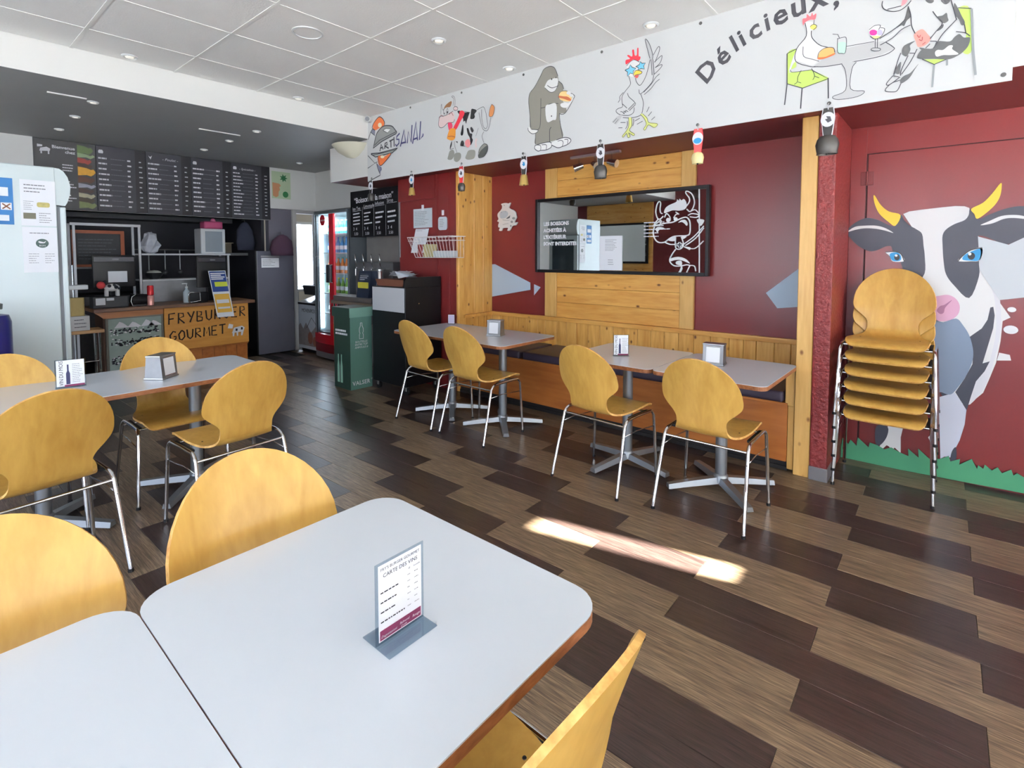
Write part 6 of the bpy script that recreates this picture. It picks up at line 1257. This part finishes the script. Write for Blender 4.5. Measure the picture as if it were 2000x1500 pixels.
hd_ = thing('extractor_hood', 'black extractor hood under the kitchen ceiling', 'hood', (2.2, 8.7, 1.95)); obj('canopy', P_prism([(8.30, 1.93), (9.28, 1.93), (9.28, 2.4), (8.75, 2.4)], 1.15, 3.25, 'yzx'), mat('hood_black', (26, 25, 32), .35), hd_); obj('lip', P_box((1.15, 8.28, 1.90), (3.25, 8.32, 1.96)), 'charcoal', hd_)
ov = thing('kitchen_range', 'dark steel cooking range at the back of the kitchen', 'range', (2.2, 8.95, 0)); obj('body', P_bbox((1.1, 8.65, .02), (3.3, 9.27, .88), .006, 1), 'brushed', ov); obj('hob', P_box((1.1, 8.65, .881), (3.3, 9.27, .90)), 'black', ov); obj('splash_back', P_box((1.1, 9.255, .90), (3.3, 9.285, 1.90)), 'darkkitchen', ov)
for i in range(5): obj('knob', P_cyl((1.4+.4*i, 8.65, .80), (1.4+.4*i, 8.62, .80), .025, n=12), 'black', ov)
# ---- grey counter flap door, coats, doorway
sw = thing('flap_door', 'grey half-height door between kitchen and passage', 'door', (3.49, 7.45, 0)); obj('panel', P_bbox((3.235, 7.44, .02), (3.755, 7.475, 1.484), .003, 1), mat('flap_grey', (96, 96, 108), .5, var=.12, bscale=5), sw); obj('edge_strip', P_bbox((3.225, 7.435, .02), (3.237, 7.48, 1.484), .002, 1), 'brushed', sw); obj('hinge', P_cyl((3.757, 7.455, .4), (3.757, 7.455, .5), .008, n=8), 'steel', sw)
t = thing('paper_notice', 'white notice on the grey half-height door', 'paper', (3.41, 7.438, 1.25)); obj('sheet', P_box((3.292, 7.4375, 1.25), (3.542, 7.4392, 1.385)), 'paper', t); obj('print', textlines((3.31, 7.437, 1.27), XR, ZP, .2, .10, 5, RD, .25), 'grey_text', t); obj('holder', P_box((3.285, 7.4365, 1.395), (3.55, 7.4394, 1.42)), 'steel', t)
r6 = random.Random(8)
def coat(x, y, z0, z1, wd, c, label):
    V, Fc = P_lathe([(wd*.5, 0), (wd*.56, (z1-z0)*.3), (wd*.46, (z1-z0)*.7), (wd*.22, (z1-z0)*.93), (.02, z1-z0)], (0, 0, 0), 16); V = [(x+a*(1+r6.uniform(-.12, .12)), y+b_*.45*(1+r6.uniform(-.2, .2)), z0+k) for a, b_, k in V]; t = thing('coat', label, 'coat', (x, y, z0), 'coats by the passage'); obj('cloth', (V, Fc), mat('coat_%d' % c[0], c, .9), t, smooth=True); obj('hook', P_tube([(x, y+.10, z1+.03), (x, y+.02, z1+.03), (x, y, z1-.01)], .006, 6), 'steel', t)
coat(3.24, 7.82, 1.50, 1.90, .24, (44, 48, 66), 'dark blue coat hanging above the grey half-height door'); coat(3.56, 7.40-.04, 1.42, 1.72, .30, (74, 48, 66), 'dark plum jacket hung over the grey half-height door')
t = thing('kitchen_box', 'pale carton on the dark shelf at the kitchens right end', 'box', (3.05, 8.3, 1.45)); obj('carton', P_bbox((2.95, 8.2, 1.46), (3.2, 8.4, 1.60), .004, 1), mat('kraft2', (150, 140, 120), .7), t); obj('flap', P_box((2.93, 8.18, 1.60), (3.22, 8.42, 1.612)), mat('kraft3', (190, 184, 160), .7), t)
obj('kitchen_shelf', P_box((2.9, 8.1, 1.42), (3.39, 8.5, 1.459)), 'brushed', None, 'dark steel shelf at the right end of the kitchen', 'shelf')
bk = thing('back_table', 'small steel table with bowls in the back room', 'table', (4.75, 8.9, 0)); obj('top', P_box((4.4, 8.6, .80), (5.2, 9.2, .84)), 'steel', bk)
for x, y in ((4.43, 8.63), (5.17, 8.63), (4.43, 9.17), (5.17, 9.17)): obj('leg', P_cyl((x, y, 0), (x, y, .80), .015, n=8), 'steel', bk)
# ================================================================== opposite wall, seen in the mirror
op = st('trim_2', P_bbox((XL+.001, 5.4, .9), (XL+.03, 7.2, 2.67), .003, 1), 'pine_h')
m2 = thing('opposite_mirror', 'black-framed mirror on the pine panel of the opposite wall', 'mirror', (XL+.05, 6.3, 1.25)); obj('glass', P_box((XL+.032, 5.55, 1.28), (XL+.045, 7.05, 2.15)), 'mirror', m2)
obj('frame', cat(P_box((XL+.032, 5.50, 1.23), (XL+.06, 5.55, 2.20)), P_box((XL+.032, 7.05, 1.23), (XL+.06, 7.10, 2.20)), P_box((XL+.032, 5.55, 1.23), (XL+.06, 7.05, 1.28)), P_box((XL+.032, 5.55, 2.15), (XL+.06, 7.05, 2.20))), 'black', m2)
